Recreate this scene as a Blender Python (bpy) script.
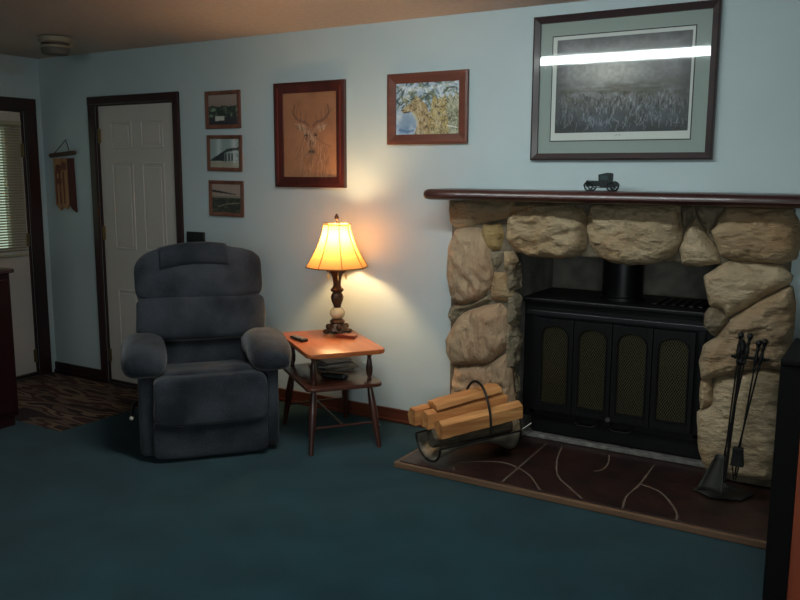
import bpy, bmesh, math, random
import numpy as np
from mathutils import Vector, Matrix, noise
random.seed(7); rng=np.random.default_rng(7)
PI=math.pi
S=bpy.context.scene
for o in list(bpy.data.objects): bpy.data.objects.remove(o)
COL=S.collection

# ------------------------------------------------------------------ camera
CAM=(5.641,-4.0269,1.4709); YAW,PIT,ROL=-.5456,.15459,.00465
fw=Vector((math.sin(YAW)*math.cos(PIT),math.cos(YAW)*math.cos(PIT),-math.sin(PIT)))
rt=Vector((math.cos(YAW),-math.sin(YAW),0)); up=rt.cross(fw)
r2=rt*math.cos(ROL)+up*math.sin(ROL); u2=-rt*math.sin(ROL)+up*math.cos(ROL)
cd=bpy.data.cameras.new('camera'); cam=bpy.data.objects.new('camera',cd); COL.objects.link(cam)
M=Matrix((r2,u2,-fw)).transposed().to_4x4(); M.translation=Vector(CAM); cam.matrix_world=M
cd.sensor_width=36; cd.lens=820/800*36; cd.clip_start=.02
S.camera=cam
# ------------------------------------------------------------------ world, exposure
w=bpy.data.worlds.new('world'); S.world=w; w.use_nodes=True
w.node_tree.nodes['Background'].inputs[0].default_value=(.74,.82,.68,1)
w.node_tree.nodes['Background'].inputs[1].default_value=.75
S.view_settings.view_transform='Standard'; S.view_settings.look='None'
S.view_settings.exposure=0.0; S.view_settings.gamma=1; S.view_settings.use_curve_mapping=False
TUBE=43.0      # fluorescent lens emission
BULB=620.0     # table lamp bulb emission
FILL=62.0       # added fill light, shining in through an added window behind the camera
dl=bpy.data.lights.new('fill_light','AREA'); dl.shape='RECTANGLE'; dl.size=1.8; dl.size_y=1.25; dl.energy=FILL; dl.color=(.90,1.0,.98)
do=bpy.data.objects.new('fill_light',dl); COL.objects.link(do); do.location=(6.35,-6.36,1.45); do.rotation_euler=(math.radians(90),0,0)  # soft frontal fill added from outside the rear wall

# ------------------------------------------------------------------ materials
def lin(c):
    return tuple(((x/255)/12.92 if x/255<=.04045 else ((x/255+.055)/1.055)**2.4) for x in c)
def mat(name,c,rough=.6,metal=0,var=0,scale=8,bump=0,bscale=40,c2=None,spec=.5,coat=0,stretch=None,sheen=0,detail=4,contrast=(.35,.65)):
    m=bpy.data.materials.new(name); m.use_nodes=True; nt=m.node_tree; N=nt.nodes; L=nt.links
    b=N['Principled BSDF']; c=lin(c)+(1,)
    b.inputs['Base Color'].default_value=c; b.inputs['Roughness'].default_value=rough; b.inputs['Metallic'].default_value=metal
    b.inputs['Specular IOR Level'].default_value=spec; b.inputs['Coat Weight'].default_value=coat; b.inputs['Coat Roughness'].default_value=.12
    if sheen: b.inputs['Sheen Weight'].default_value=sheen; b.inputs['Sheen Roughness'].default_value=.4
    tc=N.new('ShaderNodeTexCoord'); mp=N.new('ShaderNodeMapping'); L.new(tc.outputs['Object'],mp.inputs[0])
    if stretch: mp.inputs['Scale'].default_value=stretch
    if c2 is not None or var:
        n=N.new('ShaderNodeTexNoise'); n.inputs['Scale'].default_value=scale; n.inputs['Detail'].default_value=detail
        L.new(mp.outputs[0],n.inputs[0]); r=N.new('ShaderNodeValToRGB'); L.new(n.outputs[0],r.inputs[0])
        r.color_ramp.elements[0].position=contrast[0]; r.color_ramp.elements[1].position=contrast[1]
        if c2 is not None: r.color_ramp.elements[0].color=c; r.color_ramp.elements[1].color=lin(c2)+(1,)
        else:
            r.color_ramp.elements[0].color=tuple(x*(1-var) for x in c[:3])+(1,); r.color_ramp.elements[1].color=tuple(min(1,x*(1+var)) for x in c[:3])+(1,)
        L.new(r.outputs[0],b.inputs['Base Color'])
    if bump:
        n=N.new('ShaderNodeTexNoise'); n.inputs['Scale'].default_value=bscale; n.inputs['Detail'].default_value=5
        L.new(mp.outputs[0],n.inputs[0]); bp=N.new('ShaderNodeBump'); bp.inputs['Strength'].default_value=bump; bp.inputs['Distance'].default_value=.01
        L.new(n.outputs[0],bp.inputs['Height']); L.new(bp.outputs[0],b.inputs['Normal'])
    return m
def wood(name,c1,c2,rough=.35,coat=.2,axis=0,scale=6,bump=.05):
    st=[14,14,14]; st[axis]=1.2
    return mat(name,c1,rough,c2=c2,scale=scale/4,stretch=st,coat=coat,bump=bump,bscale=3,contrast=(.3,.7))
def emis(name,c,s):
    m=bpy.data.materials.new(name); m.use_nodes=True; b=m.node_tree.nodes['Principled BSDF']
    b.inputs['Base Color'].default_value=(.8,.8,.8,1); b.inputs['Emission Color'].default_value=c+(1,); b.inputs['Emission Strength'].default_value=s; return m
def pane_mat(name,tint=(1,1,1)):
    m=bpy.data.materials.new(name); m.use_nodes=True; nt=m.node_tree; N=nt.nodes; L=nt.links
    N.remove(N['Principled BSDF']); t=N.new('ShaderNodeBsdfTransparent'); t.inputs[0].default_value=tint+(1,)
    g=N.new('ShaderNodeBsdfGlossy'); g.inputs['Roughness'].default_value=.045; lw=N.new('ShaderNodeLayerWeight'); lw.inputs[0].default_value=.5; pw=N.new('ShaderNodeMath'); pw.operation='POWER'; pw.inputs[1].default_value=5; L.new(lw.outputs['Facing'],pw.inputs[0]); f=N.new('ShaderNodeMath'); f.operation='MULTIPLY_ADD'; f.inputs[1].default_value=.9; f.inputs[2].default_value=.035; L.new(pw.outputs[0],f.inputs[0])
    mx=N.new('ShaderNodeMixShader'); L.new(f.outputs[0],mx.inputs[0]); L.new(t.outputs[0],mx.inputs[1]); L.new(g.outputs[0],mx.inputs[2])
    L.new(mx.outputs[0],N['Material Output'].inputs[0]); return m
def art_mat(name,rough=.7):
    m=bpy.data.materials.new(name); m.use_nodes=True; nt=m.node_tree; a=nt.nodes.new('ShaderNodeAttribute'); a.attribute_name='Col'
    b=nt.nodes['Principled BSDF']; nt.links.new(a.outputs[0],b.inputs['Base Color']); b.inputs['Roughness'].default_value=rough; return m

mWall=mat('wall_paint',(180,194,197),.75,var=.03,scale=2,bump=.06,bscale=160)
mCeil=mat('ceiling_texture',(190,174,164),.9,var=.05,scale=30,bump=.6,bscale=70)
mCarpet=mat('carpet',(14,47,55),.95,c2=(24,63,71),scale=3.5,detail=9,bump=.9,bscale=260,spec=.15,sheen=.12,contrast=(.3,.7))
mVinyl=mat('landing_floor',(46,28,22),.5,c2=(62,40,30),scale=10,bump=.1)
mTrim=wood('dark_trim',(52,24,24),(38,16,17),.45,.1,2)
mBase=wood('baseboard_wood',(100,52,36),(72,36,26),.4,.2,0)
mBaseL=wood('baseboard_dark',(44,20,20),(34,14,15),.45,.1,0)
mDoor=mat('door_paint',(196,188,180),.55,var=.02,scale=4)
mBrass=mat('brass_hinge',(120,105,75),.4,metal=.8)
mMortar=mat('mortar',(118,105,86),.95,c2=(88,78,66),scale=14,bump=.9,bscale=60)
mFire=mat('firebox_stone',(130,126,116),.95,c2=(98,95,88),scale=9,bump=.8,bscale=25)
mMantel=wood('mantel_wood',(70,32,27),(46,20,18),.35,.35,0)
mTile=None
mBlack=mat('stove_black',(6,6,7),.5,spec=.3,bump=.08,bscale=120,var=.1)
mBlackG=mat('black_iron',(16,14,14),.45,metal=.3,bump=.1,bscale=90)
mSteel=mat('worn_steel',(122,114,98),.6,metal=.1,c2=(84,78,68),scale=12,bump=.2,bscale=50)
mAsh=mat('ash_lip',(120,116,110),.8,c2=(84,82,80),scale=30,bump=.4)
mTable=wood('table_top_wood',(172,96,52),(146,74,38),.38,.2,0)
mTableD=wood('table_leg_wood',(74,38,28),(52,26,20),.35,.3,2)
mShelfW=wood('table_shelf_wood',(84,44,32),(62,32,24),.35,.3,0)
mPlush=mat('recliner_velour',(60,63,69),.9,c2=(36,38,43),scale=5,detail=7,bump=.5,bscale=110,spec=.1,sheen=.22,contrast=(.35,.62))
mPlushD=mat('recliner_velour_cover',(52,55,61),.9,c2=(34,36,41),scale=6,detail=6,bump=.4,bscale=120,spec=.1,sheen=.15)
mCab=wood('mahogany_panel',(44,14,16),(32,10,12),.35,.4,2)
mCabTop=wood('mahogany_top',(70,30,28),(50,20,20),.15,.8,1)
mBronze=mat('lamp_bronze',(92,62,40),.38,metal=.55,c2=(52,34,24),scale=22,bump=.5,bscale=60)
mCream=mat('cream_marble',(206,188,150),.25,c2=(180,158,116),scale=12)
mSplit=wood('split_wood',(208,148,88),(160,98,50),.75,0,0,bump=.5)
mBark=mat('bark',(96,84,66),.95,c2=(58,48,38),scale=14,stretch=(.6,3,3),bump=1,bscale=20)

# ------------------------------------------------------------------ geometry helpers
class MB:
    def __init__(s): s.bm=bmesh.new()
    def _new(s,verts,M=None):
        if M is not None: bmesh.ops.transform(s.bm,matrix=M,verts=verts)
    def box(s,x0,x1,y0,y1,z0,z1,bev=0,M=None,seg=2):
        vs=bmesh.ops.create_cube(s.bm,size=1)['verts']
        T=Matrix.Translation(((x0+x1)/2,(y0+y1)/2,(z0+z1)/2))@Matrix.Diagonal((abs(x1-x0),abs(y1-y0),abs(z1-z0),1))
        bmesh.ops.transform(s.bm,matrix=T,verts=vs)
        if bev:
            es=list({e for v in vs for e in v.link_edges})
            r=bmesh.ops.bevel(s.bm,geom=es,offset=bev,segments=seg,affect='EDGES',profile=.5); vs=list({v for f in r['faces'] for v in f.verts}|{v for v in vs if v.is_valid})
        s._new(vs,M); return s
    def cyl(s,p,q,r,r2=None,n=16,cap=True):
        p=Vector(p);q=Vector(q); r2=r if r2 is None else r2; d=q-p
        vs=bmesh.ops.create_cone(s.bm,cap_ends=cap,segments=n,radius1=r,radius2=r2,depth=d.length)['verts']
        s._new(vs,Matrix.Translation((p+q)/2)@d.to_track_quat('Z','Y').to_matrix().to_4x4()); return s
    def lathe(s,prof,n=24,c=(0,0,0),M=None,scal=None):
        rings=[]
        for (r,z) in prof:
            rg=[]
            for k in range(n):
                a=2*PI*k/n; q=r*(scal(a,z) if scal else 1)
                rg.append(s.bm.verts.new((c[0]+q*math.cos(a),c[1]+q*math.sin(a),c[2]+z)))
            rings.append(rg)
        for a,b in zip(rings,rings[1:]):
            for k in range(n): s.bm.faces.new((a[k],a[(k+1)%n],b[(k+1)%n],b[k]))
        if prof[0][0]>1e-4: s.bm.faces.new(rings[0][::-1])
        if prof[-1][0]>1e-4: s.bm.faces.new(rings[-1])
        s._new([v for r in rings for v in r],M); return s
    def tube(s,pts,r,n=10,closed=False):
        pts=[Vector(p) for p in pts]; m=len(pts); rings=[]; prev=None
        for i,p in enumerate(pts):
            if closed: t=pts[(i+1)%m]-pts[i-1]
            else: t=pts[min(i+1,m-1)]-pts[max(i-1,0)]
            t.normalize()
            if prev is None: a=t.orthogonal().normalized()
            else: a=(prev-t*prev.dot(t)).normalized()
            prev=a; b=t.cross(a); rr=r[i] if isinstance(r,(list,tuple)) else r
            rings.append([s.bm.verts.new(p+(a*math.cos(2*PI*k/n)+b*math.sin(2*PI*k/n))*rr) for k in range(n)])
        for i in range(m if closed else m-1):
            A=rings[i];B=rings[(i+1)%m]
            for k in range(n): s.bm.faces.new((A[k],A[(k+1)%n],B[(k+1)%n],B[k]))
        if not closed: s.bm.faces.new(rings[0][::-1]); s.bm.faces.new(rings[-1])
        return s
    def prism(s,poly,h0,h1,plane='xy',bev=0,M=None):
        f={'xy':lambda a,b,h:(a,b,h),'xz':lambda a,b,h:(a,h,b),'yz':lambda a,b,h:(h,a,b)}[plane]
        A=[s.bm.verts.new(f(a,b,h0)) for a,b in poly]; B=[s.bm.verts.new(f(a,b,h1)) for a,b in poly]; n=len(poly)
        fs=[s.bm.faces.new(A[::-1]),s.bm.faces.new(B)]
        for k in range(n): fs.append(s.bm.faces.new((A[k],A[(k+1)%n],B[(k+1)%n],B[k])))
        if bev:
            es=[e for e in {e for f_ in fs[:2] for e in f_.edges}]
            r=bmesh.ops.bevel(s.bm,geom=es,offset=bev,segments=2,affect='EDGES',profile=.5)
        if M is not None: bmesh.ops.transform(s.bm,matrix=M,verts=s.bm.verts[:])
        return s
    def pillow(s,c,d,e1=.35,e2=.35,nu=40,nv=28,disp=0,nf=6,seed=0,M=None,fn=None):
        sg=lambda x,p: math.copysign(abs(x)**p,x); vs=[];rows=[]
        for j in range(nv+1):
            v=-PI/2+PI*j/nv; row=[]
            for i in range(nu):
                u=-PI+2*PI*i/nu
                x=sg(math.cos(v),e1)*sg(math.cos(u),e2);y=sg(math.cos(v),e1)*sg(math.sin(u),e2);z=sg(math.sin(v),e1)
                if j in(0,nv) and i>0: row.append(row[0]); continue
                p=Vector((x*d[0]/2,y*d[1]/2,z*d[2]/2))
                if fn: p=fn(p)
                if disp:
                    k=noise.noise(p*nf+Vector((seed*7.1,0,0)))+.4*noise.noise(p*nf*3+Vector((seed*3.3,2,0)))
                    p+=p.normalized()*k*disp
                row.append(s.bm.verts.new(p+Vector(c)))
            rows.append(row)
        for j in range(nv):
            for i in range(nu):
                f=[rows[j][i],rows[j][(i+1)%nu],rows[j+1][(i+1)%nu],rows[j+1][i]]
                g=[]; [g.append(q) for q in f if q not in g]
                if len(g)>=3: s.bm.faces.new(g)
        s._new([q for q in {q for r in rows for q in r}],M); return s
    def build(s,name,m,parent=None,smooth=False,mod=None):
        bmesh.ops.recalc_face_normals(s.bm,faces=s.bm.faces[:])
        me=bpy.data.meshes.new(name); s.bm.to_mesh(me); s.bm.free()
        if smooth:
            for p in me.polygons: p.use_smooth=True
            if smooth!='full' : me.set_sharp_from_angle(angle=math.radians(40))
        me.materials.append(m); o=bpy.data.objects.new(name,me); COL.objects.link(o)
        if parent: o.parent=parent
        return o
def thing(name,label,cat,loc=(0,0,0),rz=0,group=None,kind=None):
    o=bpy.data.objects.new(name,None); o.empty_display_size=.1; COL.objects.link(o); o.location=loc; o.rotation_euler=(0,0,rz)
    if kind: o['kind']=kind
    else: o['label']=label; o['category']=cat
    if group: o['group']=group
    return o
def tag(o,label,cat,group=None):
    o['label']=label; o['category']=cat
    if group: o['group']=group
    return o
def struct(o): o['kind']='structure'; return o

# ================================================================== SETTING
H=2.30; ST=.108; XL=1.65; YL=-1.18; XR=7.4; YF=-6.2
struct(MB().box(XL,XR,YF,0,-.3,0).box(0,XL,YF,YL,-.3,0).build('floor',mCarpet))
struct(MB().box(0,XL,YL,0,-.3,-ST).build('floor.001',mVinyl))
struct(MB().box(-.15,XR+.15,YF-.15,.75,H,H+.1).build('ceiling',mCeil))
HX0,HX1,HZ0,HZ1,HD=3.865,5.00,.04,1.10,.62
D2a,D2b,D2t=.620,1.415,1.942    # back door opening
b=MB()
b.box(-.15,D2a,0,.12,-.3,H).box(D2a,D2b,0,.12,D2t,H).box(D2b,HX0,0,.12,-.3,H).box(HX0,HX1,0,.12,HZ1,H).box(HX1,XR+.15,0,.12,-.3,H).box(D2a,D2b,.0,.12,-.3,-ST)
struct(b.build('wall_back',mWall))
D1a,D1b=-.153,-1.03             # left wall door opening (y)
b=MB().box(-.12,0,D1a,0,-.3,H).box(-.12,0,D1b,D1a,1.925,H).box(-.12,0,YF,D1b,-.3,H).box(-.12,0,D1b,D1a,-.3,-ST)
struct(b.build('wall_left',mWall))
struct(MB().box(XR,XR+.12,YF,0,-.3,H).build('wall_right',mWall))
WX0,WX1,WZ0,WZ1=5.45,7.25,.85,2.05
struct(MB().box(-.12,WX0,YF-.12,YF,-.3,H).box(WX1,XR+.12,YF-.12,YF,-.3,H).box(WX0,WX1,YF-.12,YF,-.3,WZ0).box(WX0,WX1,YF-.12,YF,WZ1,H).build('wall_front',mWall))
wn=thing('window_added','','',(0,0,0),kind='structure')  # unseen window, added so the fill light has an opening
b=MB()
for a in ((WX0-.07,WX1+.07,WZ0-.07,WZ0),(WX0-.07,WX1+.07,WZ1,WZ1+.07),(WX0-.07,WX0,WZ0,WZ1),(WX1,WX1+.07,WZ0,WZ1)): b.box(a[0],a[1],YF+.0005,YF+.02,a[2],a[3],.004)
b.build('added_window_casing',mTrim,wn)
b=MB()
for a in ((WX0,WX1,WZ0,WZ0+.05),(WX0,WX1,WZ1-.05,WZ1),(WX0,WX0+.05,WZ0,WZ1),(WX1-.05,WX1,WZ0,WZ1),((WX0+WX1)/2-.03,(WX0+WX1)/2+.03,WZ0,WZ1)): b.box(a[0],a[1],YF-.09,YF-.05,a[2],a[3],.004)
b.build('sash',mat('sash_white',(215,215,210),.5),wn)
MB().box(WX0+.05,WX1-.05,YF-.073,YF-.069,WZ0+.05,WZ1-.05).build('pane',pane_mat('added_window_glass'),wn)
# baseboards
def skirt(b,x0,x1,z): b.box(x0,x1,-.016,-.0005,z,z+.082,.004).box(x0,x1,-.026,-.016,z,z+.022,.005)
b=MB(); skirt(b,XL+.003,3.56,.001); struct(b.build('baseboard_back',mBase))
b=MB(); skirt(b,.0,.555,-ST+.001); skirt(b,1.478,XL-.003,-ST+.001); struct(b.build('baseboard_landing',mBaseL))
b=MB(); skirt(b,5.30,XR,.001); struct(b.build('baseboard_right',mBase))

# six-panel door in the back wall
d=thing('door_1','','',(0,0,0),kind='structure')
b=MB(); z0=-ST+.001
for x0,x1,za,zb in ((.558,.620,z0,1.995),(1.415,1.472,z0,1.995)): b.box(x0,x1,-.022,-.0005,za,zb,.005)
b.box(.558,1.472,-.024,-.0005,1.937,1.995,.005)
b.box(.620,.630,-.0004,.118,z0,1.937).box(1.405,1.415,-.0004,.118,z0,1.937).box(.620,1.415,-.0004,.118,1.930,1.941)
b.build('door_casing',mTrim,d)
x0,x1=.632,1.403; zt=1.928; zb=-ST+.02
leaf=MB().box(x0,x1,.014,.05,zb,zt,.002).build('door_leaf',mDoor,d)
px=[(x0+.125,x0+.345),(x1-.335,x1-.115)]; pz=[(zt-.30,zt-.11),(zt-1.02,zt-.40),(zb+.19,zb+.70)]
def panel(b,x0,x1,z0,z1,y,e=.03):   # raised panel with moulded rim
    b.box(x0,x1,y-.007,y+.002,z0,z0+.012,.003).box(x0,x1,y-.007,y+.002,z1-.012,z1,.003)
    b.box(x0,x0+.012,y-.007,y+.002,z0,z1,.003).box(x1-.012,x1,y-.007,y+.002,z0,z1,.003)
    b.box(x0+e,x1-e,y-.006,y+.002,z0+e,z1-e,.005)
for a in px:
    for c in pz:
        b=MB(); panel(b,a[0],a[1],c[0],c[1],.014); b.build('door_panel',mDoor,leaf)
for z in (1.72,1.02,.1):
    MB().box(.631,.650,.002,.014,z-.05,z+.05,.002).cyl((.634,.004,z-.05),(.634,.004,z+.05),.007,n=8).build('hinge',mBrass,leaf)
b=MB().cyl((x1-.065,.014,.88),(x1-.065,-.02,.88),.012).pillow((x1-.065,-.04,.88),(.055,.05,.055),1,1,16,12); b.build('door_knob',mBrass,leaf,True)
MB().box(.631,1.404,.0,.11,-ST+.001,-ST+.018,.004).build('threshold',mBaseL,d)

# glazed door in the left wall
d=thing('door_2','','',(0,0,0),kind='structure')
b=MB()
b.box(.0005,.022,-.153,-.055,z0,2.0,.005).box(.0005,.022,-1.128,-1.03,z0,2.0,.005).box(.0005,.024,-1.128,-.055,1.91,2.0,.005)
b.box(-.118,.0004,-.166,-.153,z0,1.91).box(-.118,.0004,-1.03,-1.017,z0,1.91).box(-.118,.0004,-1.03,-.153,1.898,1.912)
b.build('door_casing',mTrim,d)
GY0,GY1,GZ0,GZ1=-.87,-.31,.90,1.78
b=MB(); zb=-ST+.03
b.box(-.05,-.014,-1.015,GY0,zb,1.895).box(-.05,-.014,GY1,-.168,zb,1.895).box(-.05,-.014,GY0,GY1,zb,GZ0).box(-.05,-.014,GY0,GY1,GZ1,1.895)
leaf=b.build('door_leaf',mDoor,d)
b=MB()
for ya,yb,za,zc in ((GY0-.025,GY0,GZ0-.025,GZ1+.025),(GY1,GY1+.025,GZ0-.025,GZ1+.025),(GY0,GY1,GZ0-.025,GZ0),(GY0,GY1,GZ1,GZ1+.025)): b.box(-.016,-.006,ya,yb,za,zc,.003)
b.build('glazing_bead',mDoor,leaf)
MB().box(-.034,-.030,GY0,GY1,GZ0,GZ1).build('pane',pane_mat('door_glass',(.9,.97,.93)),leaf)
for z in (1.62,.95,.05): MB().box(-.014,-.004,-.185,-.165,z-.05,z+.05,.002).cyl((-.004,-.168,z-.05),(-.004,-.168,z+.05),.007,n=8).build('hinge',mBrass,leaf)
MB().box(-.11,.0,-1.017,-.166,-ST+.001,-ST+.025,.004).build('threshold',mBaseL,d)
# blind on that door
mSlat=mat('blind_slat',(170,160,130),.5)
bl=thing('window_blind','pale slatted mini blind covering the glass of the left entry door','blind',(.004,-.56,1.80))
MB().box(-.006,.022,-.37,.37,0,.028,.003).build('head_rail',mSlat,bl)
b=MB(); nz=46
for k in range(nz):
    z=-.012-k*.0202; b.box(-.009,.009,-.365,.365,-.0006,.0006,M=Matrix.Translation((.008,0,z))@Matrix.Rotation(math.radians(-38),4,'Y'))
b.build('slats',mSlat,bl)
MB().box(-.002,.018,-.365,.365,-.965,-.95,.003).build('bottom_rail',mSlat,bl)
b=MB()
for y in (-.3,0,.3): b.cyl((.018,y,0),(.018,y,-.95),.0012,n=5)
b.build('cords',mSlat,bl); MB().cyl((.022,.33,0),(.024,.33,-.5),.003,n=6).build('tilt_wand',mSlat,bl)

# ceiling fluorescent
f=thing('ceiling_light','long white fluorescent ceiling fixture with wrapped lens above the middle of the room','ceiling light',(3.93,-1.63,H)); f.rotation_euler=(0,0,-.04)
MB().box(-.92,.92,-.07,.07,-.035,-.0005,.004).build('housing',mat('fixture_white',(220,220,215),.5),f)
pts=[(.06*math.cos(a),-.035-.045*math.sin(a)) for a in [PI*k/12 for k in range(13)]]
mLens=emis('lens_glow',(.88,1.0,1.0),TUBE)
for x0_,x1_ in ((-.9,-.005),(.005,.9)): MB().prism([(p[0],p[1]) for p in pts],x0_,x1_,'yz').build('lens',mLens,f,True)
mCp=mat('fixture_cap',(215,215,210),.5)
for x0_,x1_ in ((-.92,-.9),(.9,.92)): MB().box(x0_,x1_,-.065,.065,-.085,-.03,.004).build('end_cap',mCp,f)

# flush smoke alarm / chime near the corner
f=thing('smoke_alarm','round cream and brown banded unit on the ceiling near the left corner','smoke alarm',(1.02,-.60,H))
mA=mat('alarm_cream',(150,138,118),.6,var=.05); mB_=mat('alarm_brown',(66,48,34),.6)
MB().lathe([(.088,-.0005),(.10,-.008),(.098,-.035),(.088,-.042)],32).build('mounting_ring',mA,f,True)
MB().lathe([(.082,-.042),(.082,-.058)],32).build('vent_band',mB_,f,True)
MB().lathe([(.09,-.058),(.092,-.064),(.09,-.070),(.082,-.072)],32).build('rim',mA,f,True)
MB().lathe([(.084,-.072),(.086,-.078),(.078,-.108),(.06,-.112)],32).build('cap',mat('alarm_cap',(96,88,80),.6),f,True)

# ================================================================== FIREPLACE
def unY(px,py,y):
    d=fw+r2*((px-400)/820)-u2*((py-300)/820); t=(y-CAM[1])/d.y; return Vector(CAM)+d*t
def stone_mat(name,c,c2,c3=None,strata=(3,3,6),rot=0):
    m=mat(name,c,.9,c2=c2,scale=5,detail=6,bump=0,spec=.2,contrast=(.3,.72))
    nt=m.node_tree;N=nt.nodes;L=nt.links;bs=N['Principled BSDF']
    tc=[n for n in N if n.type=='TEX_COORD'][0]
    mp=N.new('ShaderNodeMapping');mp.inputs['Scale'].default_value=strata;mp.inputs['Rotation'].default_value=(0,rot,0);L.new(tc.outputs['Object'],mp.inputs[0])
    n=N.new('ShaderNodeTexNoise');n.inputs['Scale'].default_value=5;n.inputs['Detail'].default_value=9;n.inputs['Roughness'].default_value=.62;L.new(mp.outputs[0],n.inputs[0])
    bp=N.new('ShaderNodeBump');bp.inputs['Strength'].default_value=1.0;bp.inputs['Distance'].default_value=.045;L.new(n.outputs[0],bp.inputs['Height']);L.new(bp.outputs[0],bs.inputs['Normal'])
    # large soft stain fixed to the rock
    n2=N.new('ShaderNodeTexNoise');n2.inputs['Scale'].default_value=3.2;n2.inputs['Detail'].default_value=3;L.new(tc.outputs['Object'],n2.inputs[0])
    r=N.new('ShaderNodeValToRGB');r.color_ramp.elements[0].position=.5;r.color_ramp.elements[1].position=.68;r.color_ramp.elements[0].color=(0,0,0,1);r.color_ramp.elements[1].color=(.7,.7,.7,1);L.new(n2.outputs[0],r.inputs[0])
    mx=N.new('ShaderNodeMix');mx.data_type='RGBA';L.new(r.outputs[0],mx.inputs[0])
    src=bs.inputs['Base Color'].links[0].from_socket;L.new(src,mx.inputs[6]);mx.inputs[7].default_value=lin(c3 or (150,112,70))+(1,)
    # crevice shade put into the colour, darker where the bump is low
    r3=N.new('ShaderNodeValToRGB');L.new(n.outputs[0],r3.inputs[0]);e=r3.color_ramp.elements;e[0].position=.27;e[0].color=(.5,.46,.42,1);e[1].position=.42;e[1].color=(1,1,1,1)
    mm=N.new('ShaderNodeMix');mm.data_type='RGBA';mm.blend_type='MULTIPLY';mm.inputs[0].default_value=1;L.new(mx.outputs[2],mm.inputs[6]);L.new(r3.outputs[0],mm.inputs[7])
    L.new(mm.outputs[2],bs.inputs['Base Color']);return m
TAN=stone_mat('stone_tan',(200,178,146),(162,140,110),(166,134,96))
PINK=stone_mat('stone_pink_tan',(202,174,142),(164,138,110),(182,140,110),strata=(8,3,2),rot=.3)
OCH=stone_mat('stone_ochre',(182,154,106),(154,128,90),(170,136,80))
RUST=stone_mat('stone_rust',(192,166,132),(158,130,98),(156,114,72),strata=(2,3,7),rot=.25)
GRY=stone_mat('stone_grey',(156,142,118),(120,108,90),(134,114,88))
STR=stone_mat('stone_strata',(192,168,136),(154,128,100),(164,130,94),strata=(1.6,3,9),rot=-.42)
surround=thing('fireplace_surround','rugged tan fieldstone fireplace surround built against the pale blue wall','fireplace',(4.43,0,.035))
OS=Vector((4.43,0,.035))
YM=-.055      # mortar front
bump_n=lambda p,s: noise.noise(p*s)
def smooth_poly(P,N=96):
    # resample closed polyline, slight corner rounding
    P=[Vector(p) for p in P]; n=len(P); Q=[]
    for i in range(n):
        a,b_,c=P[i-1],P[i],P[(i+1)%n]
        Q+= [b_.lerp(a,.16),b_.lerp(a,.03)*.5+b_.lerp(c,.03)*.5, b_.lerp(c,.16)]
    n=len(Q); L=[(Q[(i+1)%n]-Q[i]).length for i in range(n)]; T=sum(L); out=[]; i=0; acc=0
    for k in range(N):
        t=T*k/N
        while acc+L[i]<t: acc+=L[i]; i+=1
        out.append(Q[i].lerp(Q[(i+1)%n],(t-acc)/L[i]))
    return out
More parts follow.
